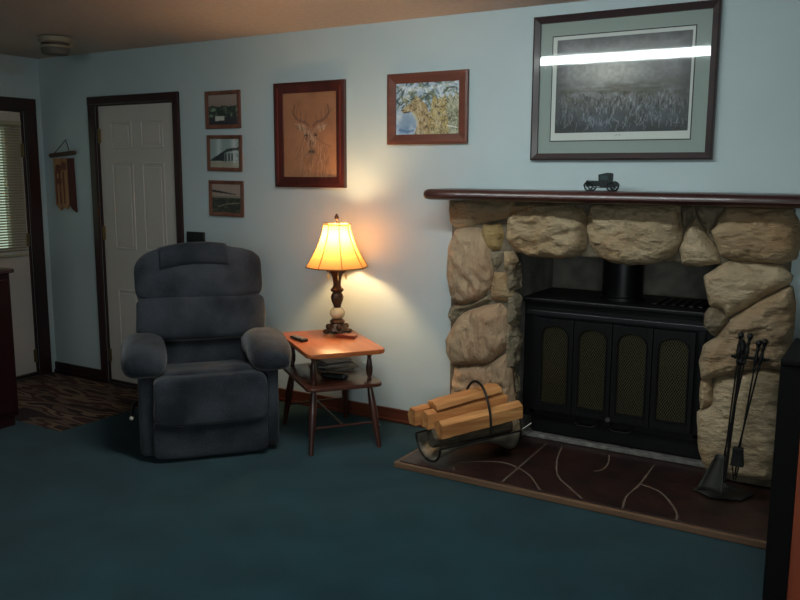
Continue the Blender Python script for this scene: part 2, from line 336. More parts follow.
def stone(pxs,m,depth=.09,yb=-.03,seed=0,dirv=(0,1),amp=.012,plane='y',name='stone',sl=(0,0),yf=-.075):
    """rock from an outline on the face of the fireplace; depth towards the room"""
    if plane=='y': P=[Vector((q.x,q.z)) for q in (unY(a,b_,yf) for a,b_ in pxs)]
    else: P=[Vector(p) for p in pxs]
    P=smooth_poly(P,128); c=sum(P,Vector((0,0)))/len(P); P=[c+(p-c)*(1+min(.06,.006/max(.01,(p-c).length))) for p in P]; P=[Vector((p.x,min(p.y,1.326))) for p in P] if plane=='y' else P; PA=np.array([tuple(p) for p in P]); R=26; off=Vector((rng.uniform(-20,20),rng.uniform(-20,20),seed*3.7)); bm=bmesh.new(); rows=[]
    size=max((p-c).length for p in P); dv=Vector(dirv).normalized()
    for j in range(R+1):
        rr=1-(j/R)**1.35; row=[]
        for i,p in enumerate(P):
            q=c+(p-c)*(rr if j else 1)
            edge=float(np.sqrt(((PA-np.array((q.x,q.y)))**2).sum(1).min()))
            h=depth*(.30+.70*(1-math.exp(-edge/(.010+.012*min(1,size/.2)))))
            s3=Vector((q.x*9,q.y*9,seed*5.3)); 
            k=noise.noise(s3)*amp*1.3+noise.noise(s3*2.7)*amp*.9+noise.noise(s3*7)*amp*.35+(.35-abs(noise.noise(s3*1.3+off)))*amp*1.5+(.3-abs(noise.noise(s3*3.6+off)))*amp*.6
            along=q.x*dv.y-q.y*dv.x; across=q.dot(dv)
            g=noise.noise(Vector((along*5,across*25,seed*2.1))); g=(abs(g)**.7)*math.copysign(1,g)
            g2=noise.noise(Vector((along*9,across*80,seed*4.1)))
            k+=g*amp*.8+g2*amp*.35
            f=min(1,edge/.02)
            h+=(k+ (q-c).x*sl[0]+(q-c).y*sl[1])*f
            ed=noise.noise(Vector((p.x*22,p.y*22,seed)))*.005*(1-min(1,edge/.03))
            q=q+(p-c).normalized()*ed
            if j==R: h_=h
            row.append((q.x,h,q.y))
        rows.append(row)
    def V(x,h,z):
        if plane=='y': return Vector((x,yb-h,z))-OS
        return Vector((yb+h,x,z))-OS
    vr=[]; back=[bm.verts.new(V(P[i].x,-.0,P[i].y)) for i in range(len(P))]
    first=[bm.verts.new(V(x,h,z)) for x,h,z in rows[0]]
    vr=[back,first]
    for r in rows[1:-1]: vr.append([bm.verts.new(V(*t)) for t in r])
    n=len(P)
    for A,B in zip(vr,vr[1:]):
        for i in range(n): bm.faces.new((A[i],A[(i+1)%n],B[(i+1)%n],B[i]))
    ce=bm.verts.new(sum((v.co for v in vr[-1]),Vector())/n)
    for i in range(n): bm.faces.new((vr[-1][i],vr[-1][(i+1)%n],ce))
    bm.faces.new(back[::-1])
    bmesh.ops.recalc_face_normals(bm,faces=bm.faces[:]); me=bpy.data.meshes.new(name); bm.to_mesh(me); bm.free()
    for p_ in me.polygons: p_.use_smooth=True
    me.materials.append(m); o=bpy.data.objects.new(name,me); COL.objects.link(o); o.parent=surround; return o
# mortar body (columns + lintel)
def mortar(b,x0,x1,y0,y1,z0,z1): b.box(x0-OS.x,x1-OS.x,y0,y1,z0-OS.z,z1-OS.z,.012)
b=MB(); mortar(b,3.555,3.915,YM,-.0005,.0355,1.325); mortar(b,4.945,5.245,YM,-.0005,.0355,1.325); mortar(b,3.91,4.955,YM,-.0005,1.055,1.325)
b.build('mortar_bed',mMortar,surround)
# firebox lining recessed in the wall
b=MB()
for x0_,x1_,y0_,y1_,za,zc in ((3.865,3.91,.0,HD,.036,1.098),(4.955,5.0,.0,HD,.036,1.098),(3.91,4.955,HD-.05,HD,.036,1.098),(3.91,4.955,.0,HD-.05,1.058,1.098)):
    b.box(x0_,x1_,y0_,y1_,za,zc)
struct(b.build('wall_firebox',mFire))
struct(MB().box(3.9105,4.9545,.131,HD-.051,.0,.0345).build('floor.002',mAsh))
ST_=[
 ([(449,199),(512,199),(511,217),(495,220),(480,223),(467,227),(455,228.5),(450,222),(448.5,210)],TAN,.075,(.1,1),.008),
 ([(455,230),(467,228.5),(479,229),(487,238),(490,258),(491,276),(487,290),(478,299),(462,304),(453,302),(449,290),(446.5,268),(449,245)],PINK,.10,(.8,.6),.010),
 ([(482,225),(499,224.5),(503,234),(499,249),(493,251),(486,247),(481,236)],OCH,.075,(1,.2),.006),
 ([(488,252),(502,251.5),(501,263),(495,270),(491,267)],GRY,.055,(1,.4),.006),
 ([(503,252),(513,252),(516,262),(510,272),(503,268)],TAN,.075,(1,.4),.007),
 ([(493,272),(504,274),(510,287),(513,298),(505,301),(491,300),(490,285)],RUST,.07,(1,-.3),.006),
 ([(449,308),(454,304.5),(470,304),(489,294),(490,301),(475,306.5),(460,312),(452,325),(447,316)],GRY,.075,(.5,1),.010),
 ([(453,326),(462,314),(480,307.5),(498,304),(507,312),(509,328),(509,342),(500,352),(488,363),(470,364),(454,365),(448,354),(446,340)],PINK,.11,(1,.15),.009),
 ([(454,367.5),(470,366.5),(488,365.5),(500,357),(509,352),(511,390),(516,420),(519,437),(452,440),(450,398),(452,380)],PINK,.09,(.2,1),.012),
 ([(508,222),(514,205),(560,204),(582,210),(586,225),(585,248),(575,256),(560,257.5),(530,256),(515,250),(508,238)],TAN,.115,(.3,-1),.014),
 ([(588,218),(590,205),(679,205),(681,225),(680,243),(672,256),(658,262),(633,264.5),(612,262),(600,256),(592,248),(588,232)],TAN,.12,(.25,1),.013),
 ([(695,218),(717,252),(719,262),(700,266),(682,264),(680,247),(687,229)],TAN,.10,(1,.4),.006),
 ([(680,207),(691,207),(692,216),(684,229),(680,222)],GRY,.08,(1,.4),.006),
 ([(694,206),(722,206),(717,218),(711,230),(716,246),(705,232),(696,216)],GRY,.075,(1,.3),.008),
 ([(728,207),(788,207),(797,221),(799,243),(795,259),(780,263),(760,261.5),(733,259.5),(722,256),(717,246),(712,231),(718,219)],RUST,.125,(.3,1),.011),
 ([(720,266),(733,262),(760,264),(780,265.5),(791,277),(789,284),(763,296),(747,306),(728,317),(723,309),(710,306),(706,290),(704,277)],TAN,.105,(.2,1),.005),
 ([(708,309),(716,307.5),(727,318),(725,327),(714,336),(704,328),(703.5,316)],GRY,.095,(.2,1),.007),
 ([(791,287),(794,305),(792,330),(789,350),(788,371),(765,367.5),(740,371),(715,377),(702,380),(699,362),(704,345),(716,338),(733,318),(765,298)],STR,.105,(-.35,1),.016),
 ([(700,382),(711,380),(712,403),(700,411),(698,395)],RUST,.085,(.2,1),.008),
 ([(714,380),(740,374.5),(765,370.5),(787,375),(783,420),(778,450),(770,481),(735,476),(722,471),(706,470),(698,450),(697,413),(713,405)],TAN,.095,(-.3,1),.008),
]
for i,(P_,m_,dp,dv_,am) in enumerate(ST_): stone(P_,m_,dp,seed=i+1,dirv=dv_,amp=am)
# rocks on the inner return of the left column (face towards +x)
for i,(y0_,y1_,za,zc,m_) in enumerate(((-.085,.07,.86,1.02,GRY),(-.085,.06,.66,.84,GRY),(-.085,.07,.44,.64,GRY),(-.085,.06,.24,.42,GRY),(-.085,.07,.06,.22,GRY))):
    j=lambda: random.uniform(-.012,.012)
    P_=[(y0_+j(),za+.02+j()),(y0_+.05+j(),za+j()),(y1_-.03+j(),za+j()),(y1_+j(),za+.04+j()),(y1_+j(),zc-.04+j()),(y1_-.05+j(),zc+j()),(y0_+.04+j(),zc+j()),(y0_+j(),zc-.03+j())]
    stone(P_,m_,.028,yb=3.9115,seed=40+i,plane='x',amp=.012,dirv=(.3,1))

# mantel shelf
mt=thing('mantel_shelf','long dark red-brown wooden mantel shelf with rounded edge above the stones','mantel shelf',(4.43,0,1.33))
b=MB(); n=60; prof=[(-.0006,0),(-.25,.0),(-.272,.006),(-.283,.020),(-.282,.036),(-.270,.050),(-.250,.056),(-.0006,.056)]
rings=[]
X0,X1=3.50,5.62
for k in range(n+1):
    x=X0+(X1-X0)*(k/n if 3<k<57 else [0,.0015,.005,.014][k] if k<4 else 1-[0,.0015,.005,.014][60-k]); e=min(1,(x-X0)/.03,(X1-x)/.03); e=math.sqrt(max(0,1-(1-e)**2)); wv=.006*math.sin(x*5.1)+.004*noise.noise(Vector((x*7,0,0)))
    rings.append([b.bm.verts.new((x-4.43,(y+wv*(1 if y<-.1 else 0))*(1 if y>-.1 else .93+.07*e),.028+(z-.028)*(.62+.38*e))) for y,z in prof])
for A,B in zip(rings,rings[1:]):
    for i in range(len(prof)): b.bm.faces.new((A[i],A[(i+1)%len(prof)],B[(i+1)%len(prof)],B[i]))
b.bm.faces.new(rings[0]); b.bm.faces.new(rings[-1][::-1]); b.build('shelf_board',mMantel,mt,True)

# hearth: dark red flagstone slab with wood edge
HXa,HXb,HYa=3.585,5.46,-.64
def tile_mat():
    m=mat('hearth_flagstone',(52,28,23),.42,c2=(30,17,15),scale=9,detail=6,bump=.25,bscale=18,coat=.15); return m
he=thing('hearth_slab','low dark red flagstone hearth pad with pale grout lines in front of the stove','hearth',(4.43,0,0))
MB().box(HXa-4.43,HXb-4.43,HYa,-.001,.001,.034,.003).box(3.915-4.43,4.95-4.43,-.002,.13,.03,.034).build('flagstones',tile_mat(),he)
mG=mat('grout',(98,80,68),.9,bump=.3)
def gr(pts,wd=.0045):
    P=[unHearth(a,b_) for a,b_ in pts]; Q=[]
    for i in range(len(P)-1):
        for k in range(6):
            t=k/6; p0=P[max(i-1,0)];p1=P[i];p2=P[i+1];p3=P[min(i+2,len(P)-1)]
            Q.append(.5*((2*p1)+(p2-p0)*t+(2*p0-5*p1+4*p2-p3)*t*t+(3*p1-3*p2+p3-p0)*t*t*t))
    Q.append(P[-1]); b=MB(); n=len(Q); A=[];B=[]
    for i,q in enumerate(Q):
        t=(Q[min(i+1,n-1)]-Q[max(i-1,0)]).normalized(); s_=Vector((-t.y,t.x,0))*wd*random.uniform(.7,1.2)
        A.append(q+s_);B.append(q-s_)
    for i in range(n-1):
        lo=[A[i],A[i+1],B[i+1],B[i]]; vs=[b.bm.verts.new(v) for v in lo]+[b.bm.verts.new(v+Vector((0,0,.0035))) for v in lo]
        b.bm.faces.new(vs[:4]);b.bm.faces.new(vs[4:])
        for k in range(4): b.bm.faces.new((vs[k],vs[(k+1)%4],vs[4+(k+1)%4],vs[4+k]))
    return b
def unHearth(px,py):
    d=fw+r2*((px-400)/820)-u2*((py-300)/820); t=(.034-CAM[2])/d.z; p=Vector(CAM)+d*t; return Vector((p.x-4.43,max(p.y,HYa+.004),.0325))
for L_ in ([(546,444),(524,463),(502,482)],[(449,469),(455,464),(470,462),(490,461.5),(505,463),(518,468),(530,476),(540,490)],[(562,447),(557,460),(558,476),(570,488),(582,499)],
           [(609,455),(608,464),(602,470),(594,471)],[(654,465),(640,484),(627,496),(622,509)],[(640,484),(660,492),(672,505),(677,515),(676,520)],[(454,470),(452,466)]):
    gr(L_).build('grout_line',mG,he)
MB().box(HXa-.02-4.43,HXb+.02-4.43,HYa-.022,HYa-.0005,.001,.030,.004).box(HXa-.021-4.43,HXa-.0005-4.43,HYa,-.03,.001,.030,.004).build('wood_edging',wood('edging_wood',(120,88,64),(92,66,48),.6,0,0),he)

# wood stove insert
st=thing('wood_stove','black cast iron wood stove with four arched glass panels set in the stone opening','wood stove',(4.43,.12,.036))
SX0,SX1=3.925-4.43,4.94-4.43
b=MB(); b.box(SX0,SX1,0,.40,.10,.745,.006); b.build('body',mBlack,st)
b=MB(); b.box(SX0+.05,SX1-.05,.02,.38,.012,.10,.004); b.build('pedestal',mBlack,st)
b=MB(); b.box(SX0-.006,SX1+.006,-.035,.41,.745,.770,.007); b.build('top_plate',mBlack,st)
b=MB()
for k in range(7): b.box(.16+k*.045,.185+k*.045,.08,.34,.770,.778,.003)
b.build('vent_grille',mBlackG,st)
b=MB().cyl((-.03,.20,.770),(-.03,.20,1.02),.108,n=32); b.lathe([(.118,.77),(.118,.785),(.109,.79)],32,(-.03,.20,0)); b.build('stove_pipe',mat('pipe_black',(22,22,24),.35,metal=.4),st,True)
b=MB().box(SX0+.012,SX1-.012,-.02,-.0005,.675,.70,.004); b.build('lintel_bar',mat('stove_bar',(40,40,42),.4,metal=.5),st)
# doors
mGl=pane_mat('stove_glass',(.75,.72,.62))
FX0,FX1,FZ0,FZ1=SX0+.088,SX1-.10,.155,.665
b=MB(); b.box(FX0-.04,FX1+.04,-.016,-.0005,FZ0-.035,FZ0-.005,.004).box(FX0-.04,FX1+.04,-.016,-.0005,FZ1+.002,FZ1+.02,.004).box(FX0-.04,FX0-.004,-.016,-.0005,FZ0-.03,FZ1+.01,.004).box(FX1+.004,FX1+.04,-.016,-.0005,FZ0-.03,FZ1+.01,.004)
b.build('door_frame',mBlack,st)
mMesh=mat('mesh_brass',(104,96,72),.45,metal=.7); mFireBack=mat('dark_panel',(14,14,13),.9,c2=(24,24,21),scale=5)
wd=(FX1-FX0)/4
for k in range(2):
    xa=FX0+2*k*wd; xb=xa+2*wd
    bm=MB(); y0_,y1_=-.040,-.017
    def arch(cx,hw,za,zc,n=14): return [(cx-hw,za),(cx+hw,za)]+[(cx+hw*math.cos(t),zc-hw*.75+hw*.75*math.sin(t)) for t in [PI*i/n for i in range(n+1)]]
    # leaf with two arched holes: built from strips around each arch
    for j in range(2):
        c0=xa+j*wd+.002; c1=xa+(j+1)*wd-.002; cx=(c0+c1)/2; hw=wd*.34; za=FZ0+.045; zc=FZ1-.04
        bm.box(c0,cx-hw,y0_,y1_,FZ0,FZ1,.002).box(cx+hw,c1,y0_,y1_,FZ0,FZ1,.002).box(cx-hw,cx+hw,y0_,y1_,FZ0,za)
        N_=14
        for i in range(N_):
            t0=PI*i/N_; t1=PI*(i+1)/N_; q=[(cx+hw*math.cos(t0),zc-hw*.75+hw*.75*math.sin(t0)),(cx+hw*math.cos(t1),zc-hw*.75+hw*.75*math.sin(t1))]
            bm.prism([q[0],(q[0][0],FZ1),(q[1][0],FZ1),q[1]],y0_,y1_,'xz')
    dr=bm.build('stove_door',mBlack,st)
    for j in range(2):
        c0=xa+j*wd; cx=c0+wd/2; hw=wd*.34; za=FZ0+.045; zc=FZ1-.04
        # moulded rim around arch
        rim=[(cx-hw-.006,y0_-.002,za-.006),(cx+hw+.006,y0_-.002,za-.006)]+[(cx+(hw+.006)*math.cos(t),y0_-.002,zc-hw*.75+(hw*.75+.006)*math.sin(t)) for t in [PI*i/16 for i in range(17)]]
        MB().tube(rim,.0045,6,True).build('arch_rim',mBlackG,dr,True)
        MB().prism(arch(cx,hw,za,zc),-.0245,-.0235,'xz').build('glass',mGl,dr)
        MB().prism(arch(cx,hw,za,zc),-.018,-.0165,'xz').build('dark_backing',mFireBack,dr)  # dark mottled panel behind the glass
        # lattice of crossing wires clipped to arch
        b=MB(); sp=.021
        def inside(x,z):
            if z<za or abs(x-cx)>hw: return False
            zz=zc-hw*.75
            return z<=zz or ((x-cx)/hw)**2+((z-zz)/(hw*.75))**2<=1
        for s_ in (1,-1):
            for q in range(-40,60):
                seg=[]; x=cx-hw
                for t in range(0,61):
                    xx=cx-hw+2*hw*t/60; zz=za+q*sp+ s_*1.7*(xx-cx)
                    if inside(xx,zz): seg.append((xx,zz))
                if len(seg)>3:
                    (xa_,z_a),(xb_,z_b)=seg[0],seg[-1]; b.tube([(xa_,-.030,z_a),(xb_,-.030,z_b)],.0008,3)
        b.build('wire_mesh',mMesh,dr)
    hx=xb-.02 if k==0 else xa+.02
    sgn=-1 if k==0 else 1
    hx0=xa+wd*(1.15 if k==0 else .05); 
    MB().tube([(hx0,-.018,FZ0-.02),(hx0,-.055,FZ0-.035),(hx0+.02,-.062,FZ0-.045),(hx0+.09,-.062,FZ0-.045),(hx0+.11,-.055,FZ0-.035),(hx0+.11,-.018,FZ0-.02)],.0055,8).build('door_handle',mBlackG,dr,True)
MB().cyl(((FX0+FX1)/2,-.045,FZ0+.01),((FX0+FX1)/2,-.06,FZ0+.01),.012,n=12).build('latch_knob',mat('latch_steel',(120,118,112),.35,metal=.8),st,True)
b=MB().box(SX0-.01,SX1+.01,-.06,-.040,.0,.022,.004).box(SX0-.01,SX1+.01,-.04,.02,.0,.010,.002); b.build('ash_lip',mAsh,st)

# ================================================================== PICTURES
def art(W_,H_,fn,nx,ny):
    """grid mesh in local x,z centred, painted by a function into an attribute"""
    xs=np.linspace(0,1,nx); ys=np.linspace(0,1,ny); U,V=np.meshgrid(xs,ys); C_=fn(U,V)   # V up
    verts=np.stack([(U-.5)*W_,np.zeros_like(U),(V-.5)*H_],-1).reshape(-1,3)
    idx=np.arange(nx*ny).reshape(ny,nx); F=np.stack([idx[:-1,:-1],idx[:-1,1:],idx[1:,1:],idx[1:,:-1]],-1).reshape(-1,4)
    me=bpy.data.meshes.new('art'); me.from_pydata(verts.tolist(),[],F.tolist())
    a=me.color_attributes.new('Col','FLOAT_COLOR','POINT'); C_=np.clip(C_,0,255)/255
    L_=np.where(C_<=.04045,C_/12.92,((C_+.055)/1.055)**2.4); L_=np.concatenate([L_,np.ones(L_.shape[:2]+(1,))],-1).reshape(-1)
    a.data.foreach_set('color',L_.astype(np.float32)); return me
def fnoise(U,V,fx,fy,seed,octv=3):
    r=np.random.default_rng(seed); out=0; tot=0
    for o_ in range(octv):
        nx=int(fx*2**o_)+2; ny=int(fy*2**o_)+2; G=r.random((ny+1,nx+1)); x=U*(nx-1); y=V*(ny-1); xi=np.clip(x.astype(int),0,nx-1); yi=np.clip(y.astype(int),0,ny-1); fx_=x-xi; fy_=y-yi; fx_=fx_*fx_*(3-2*fx_); fy_=fy_*fy_*(3-2*fy_)
        v=(G[yi,xi]*(1-fx_)+G[yi,xi+1]*fx_)*(1-fy_)+(G[yi+1,xi]*(1-fx_)+G[yi+1,xi+1]*fx_)*fy_
        out=out+v*.5**o_; tot+=.5**o_
    return out/tot
def mix(A,c,m): m=np.clip(m,0,1)[...,None]; return A*(1-m)+np.array(c,float)*m
def pip(U,V,P):
    ins=np.zeros(U.shape,bool); n=len(P)
    for i in range(n):
        x1,y1=P[i];x2,y2=P[(i+1)%n]
        if y1==y2: continue
        c=((y1>V)!=(y2>V))&(U<(x2-x1)*(V-y1)/(y2-y1)+x1); ins^=c
    return ins
def stroke(U,V,P,wd,asp=1.):
    d=np.full(U.shape,9.)
    for (x1,y1),(x2,y2) in zip(P,P[1:]):
        dx=(x2-x1)*asp;dy=y2-y1;L2=dx*dx+dy*dy+1e-9; t=np.clip((((U-x1)*asp)*dx+(V-y1)*dy)/L2,0,1)
        d=np.minimum(d,np.hypot((U-x1)*asp-t*dx,V-y1-t*dy))
    return np.clip(1.2-d/wd,0,1)
def base(U,c): return np.ones(U.shape+(3,))*np.array(c,float)
def fn_big(U,V):
    # misty meadow with pale grass tufts
    A=base(U,(92,92,92)); n=fnoise(U,V,6,5,3,4)
    sky=np.clip((V-.45)/.5,0,1); A=mix(A,(132,134,134),sky*.55+.3*(n-.5)); 
    glow=np.exp(-((U-.42)/.28)**2-((V-.62)/.20)**2); A=mix(A,(186,184,176),glow*.75)
    A=mix(A,(66,68,70),np.clip((V-.86)/.12,0,1)*.7*fnoise(U,V,9,4,8))
    A=mix(A,(74,72,62),np.exp(-((V-.42)/.10)**2)*np.clip(fnoise(U,V,8,24,5)*2-.6,0,1))
    A=mix(A,(46,48,46),np.clip((.36-V)/.30,0,1)*.95)
    r=np.random.default_rng(11)
    for k in range(420):
        cx=r.random();cy=r.random()*.40; L_=.03+.07*(1-cy/.45)*r.random(); a=PI/2+r.normal()*.5
        bright=r.random(); tuft=.5+.5*math.sin(cx*17+2)*math.cos(cx*5)
        c=(118+40*bright*tuft,124+40*bright*tuft,130+36*bright*tuft) if r.random()<.62 else (34,36,36)
        x2=cx+math.cos(a)*L_*.6;y2=cy+math.sin(a)*L_
        x0=int(max(0,(min(cx,x2)-.02)*U.shape[1]));x1=int(min(U.shape[1],(max(cx,x2)+.02)*U.shape[1])+1);y0=int(max(0,(cy-.02)*U.shape[0]));y1=int((y2+.03)*U.shape[0])
        s_=np.s_[y0:y1,x0:x1]
        if U[s_].size: A[s_]=mix(A[s_],c,stroke(U[s_],V[s_],[(cx,cy),((cx+x2)/2+.004,(cy+y2)/2),(x2,y2)],.006,1.4)*.6)
    A=A*(1.12+.25*fnoise(U,V,40,30,9,2))[...,None]; A=mix(A,(120,134,158),np.clip((.30-V)/.3,0,1)*np.clip(fnoise(U,V,7,6,44,3)*2-.8,0,1)*.6)
    e=np.minimum(np.minimum(U,1-U),np.minimum(V,1-V)); A=mix(A,(58,60,62),np.clip(1-e/.10,0,1)*.45)
    return A
def fn_deer(U,V):
    A=base(U,(158,106,74)); A=mix(A,(176,122,86),fnoise(U,V,4,5,2,3)); A=mix(A,(126,80,56),np.clip(fnoise(U,V,3,4,12,3)*2-1,0,1)*.7)
    A=mix(A,(182,128,84),np.clip(.45-V,0,1)*.9)
    asp=.75; K=(84,58,50); Lc=(204,176,152); r=np.random.default_rng(5); cx=.52
    def ln(A,P,c,wd,op): return mix(A,c,stroke(U,V,P,wd,asp)*op)
    def hatch(A,P,n,ang,l,c,op):
        m=pip(U,V,P)*1.; xs=[p[0] for p in P]; ys=[p[1] for p in P]
        for k in range(n):
            x=r.uniform(min(xs),max(xs)); y=r.uniform(min(ys),max(ys)); a=ang+r.normal()*.3; ll=l*(.5+r.random())
            A=mix(A,c,stroke(U,V,[(x,y),(x+math.cos(a)*ll,y+math.sin(a)*ll)],.006,asp)*m*op)
        return A
    # antlers
    for s_ in (1,-1):
        for d_ in (0,.012): A=ln(A,[(cx+.04*s_,.60+d_),(cx+.10*s_,.645+d_),(cx+.20*s_,.66+d_),(cx+.29*s_,.70+d_),(cx+.33*s_,.77),(cx+.31*s_,.85)],K,.012,.4)
        for a,b_ in (((.12,.65),(.09,.74)),((.20,.665),(.19,.78)),((.27,.69),(.27,.80)),((.31,.73),(.37,.80))): A=ln(A,[(cx+a[0]*s_,a[1]),(cx+(a[0]*.4+b_[0]*.6)*s_,(a[1]+b_[1])/2),(cx+b_[0]*s_,b_[1])],K,.010,.4)
        ear=[(cx+.07*s_,.57),(cx+.15*s_,.63),(cx+.30*s_,.64),(cx+.27*s_,.58),(cx+.17*s_,.53)]
        A=mix(A,Lc,pip(U,V,ear)*.35); A=hatch(A,ear,40,PI/2-.9*s_,.05,K,.5); A=hatch(A,ear,30,PI/2-.9*s_,.05,Lc,.6)
    face=[(cx-.13,.58),(cx+.11,.58),(cx+.13,.50),(cx+.08,.38),(cx+.05,.29),(cx-.03,.28),(cx-.06,.38),(cx-.13,.48)]
    A=mix(A,(150,112,88),pip(U,V,face)*.5); A=hatch(A,face,90,-PI/2,.05,K,.45); A=hatch(A,face,60,-PI/2,.05,Lc,.55)
    A=ln(A,[(cx-.03,.30),(cx+.05,.30)],(52,36,32),.022,.8)
    for e in (cx-.09,cx+.085): A=ln(A,[(e-.012,.50),(e+.012,.495)],(44,30,28),.016,.85)
    neck=[(cx-.14,.48),(cx-.05,.30),(cx+.05,.30),(cx+.14,.44),(cx+.30,.34),(cx+.36,.0),(cx-.20,.0),(cx-.24,.20)]
    A=hatch(A,neck,150,-PI/2-.2,.06,K,.28); A=hatch(A,neck,70,-PI/2-.2,.07,Lc,.30)
    A=hatch(A,[(.05,.0),(.95,.0),(.95,.9),(.05,.9)],160,.8,.04,(130,88,64),.35)
    A=ln(A,[(cx-.13,.48),(cx-.20,.34),(cx-.28,.22)],K,.010,.35); A=ln(A,[(cx+.12,.46),(cx+.22,.40),(cx+.36,.36)],K,.010,.35)
    return A
def fn_wolf(U,V):
    A=base(U,(170,190,208)); n=fnoise(U,V,6,6,21,3); A=mix(A,(96,130,172),np.clip((.50-V)*2.4,0,1)*(U<.38)*.85*fnoise(U,V,5,7,2,2)*1.5); A=mix(A,(232,236,238),np.clip(n*2.6-1.2,0,1))
    r=np.random.default_rng(4)
    for k in range(190):
        x=r.random();y=.45+.55*r.random(); a=r.choice([.6,2.3,1.3])+r.normal()*.35; l=.04+.09*r.random()
        c=[(36,56,60),(234,240,242),(96,120,120),(120,124,88)][r.integers(4)]
        A=mix(A,c,stroke(U,V,[(x,y),(x+math.cos(a)*l,y+math.sin(a)*l)],.012+.012*r.random(),1.15)*.8)
    D=(84,74,56);Lc=(226,216,186)
    def fur(A,P,c,seed,pal):
        m=pip(U,V,P); A=mix(A,c,m*(.75+.25*fnoise(U,V,20,20,seed,2))); rr=np.random.default_rng(seed); xs=[p[0] for p in P]; ys=[p[1] for p in P]
        for k in range(230):
            x=rr.uniform(min(xs),max(xs));y=rr.uniform(min(ys),max(ys)); a=-PI/2+rr.normal()*.6; l=.025+.05*rr.random()
            cc=pal[rr.integers(len(pal))]
            A=mix(A,cc,stroke(U,V,[(x,y),(x+math.cos(a)*l,y+math.sin(a)*l)],.007+.006*rr.random(),1.15)*m*.75)
        return A
    A=fur(A,[(.74,0),(.76,.4),(.80,.64),(.86,.78),(.90,.68),(.97,.80),(1,.6),(1,0)],(158,160,132),1,[D,Lc,(120,124,96),(190,190,170)])
    A=fur(A,[(.50,0),(.52,.34),(.56,.50),(.57,.62),(.61,.76),(.66,.66),(.73,.68),(.79,.77),(.81,.62),(.80,.44),(.84,.2),(.84,0)],(184,164,112),2,[D,Lc,(200,172,92),(130,116,80)])
    A=fur(A,[(.30,.0),(.35,.22),(.31,.38),(.24,.45),(.12,.42),(.09,.46),(.12,.52),(.22,.60),(.28,.68),(.32,.78),(.38,.69),(.47,.60),(.54,.40),(.56,.0)],(176,150,104),3,[D,Lc,(150,112,68),(206,184,134)])
    A=mix(A,Lc,stroke(U,V,[(.28,.42),(.35,.26),(.36,.0)],.035,1.15)*.6); A=mix(A,Lc,stroke(U,V,[(.62,.42),(.66,.30),(.68,.12)],.05,1.15)*.35)
    for P in ([(.09,.475),(.12,.48)],[(.235,.565),(.255,.56)],[(.13,.43),(.21,.44)],[(.625,.53),(.64,.52)],[(.72,.52),(.735,.53)],[(.675,.40),(.69,.40)]): A=mix(A,(34,28,22),stroke(U,V,P,.014,1.15)*.9)
    A=mix(A,(70,108,158),stroke(U,V,[(.06,.10),(.18,.05),(.28,.08)],.03,1.15)*.7); A=mix(A,(245,245,245),stroke(U,V,[(.82,.16),(.96,.12)],.014,1.15))
    A=mix(A,(240,244,246),stroke(U,V,[(.08,.93),(.35,.87),(.65,.90),(.95,.97)],.05,1.15)*.6)
    return A
def fn_ph1(U,V):
    A=base(U,(150,128,118)); A=mix(A,(168,146,134),np.clip((V-.6)*2,0,1)); t=fnoise(U,V,9,9,31,4)
    A=mix(A,(34,46,36),((V<.62+.12*(t-.5))&(V>.22))*1.); A=mix(A,(136,154,124),((V<.60)&(V>.25))*np.clip(t*4-1.9,0,1)); A=mix(A,(48,44,50),(V<=.24)*1.); A=mix(A,(196,196,184),pip(U,V,[(.22,.12),(.55,.14),(.55,.29),(.22,.29)])*1.); return A
def fn_ph2(U,V):
    A=base(U,(150,166,164)); A=mix(A,(216,222,216),np.exp(-((U-.3)/.09)**2)*.7+np.exp(-((U-.82)/.10)**2)*.8)
    A=mix(A,(30,38,38),pip(U,V,[(0,.26),(.12,.34),(.6,.66),(1,.72),(1,.62),(.62,.56),(.5,.5),(.5,.22),(0,.22)])*1.); A=mix(A,(46,56,54),pip(U,V,[(.45,.2),(.8,.24),(.8,.5),(.45,.5)])*(.5+.5*np.sin(U*60)>.4)); A=mix(A,(172,160,138),(V<.2)*.8); A=mix(A,(220,220,214),(U>.8)*np.clip(fnoise(U,V,12,20,3)*3-1.3,0,1)); return A
def fn_ph3(U,V):
    A=base(U,(166,144,130)); A=mix(A,(128,122,104),(V<.60)*1.); A=mix(A,(40,34,28),pip(U,V,[(0,.80),(.3,.76),(.85,.66),(.85,.63),(.2,.70),(0,.72)])*1.); A=mix(A,(38,38,28),(V<.52)*1.); t=fnoise(U,V,10,14,9,4)
    A=mix(A,(112,112,78),(V<.50)*np.clip(t*3-1.5,0,1)); A=mix(A,(150,140,110),(V<.4)*stroke(U,V,[(.2,.2),(.5,.3),(.95,.36)],.02)); return A
mPane=pane_mat('picture_glass')
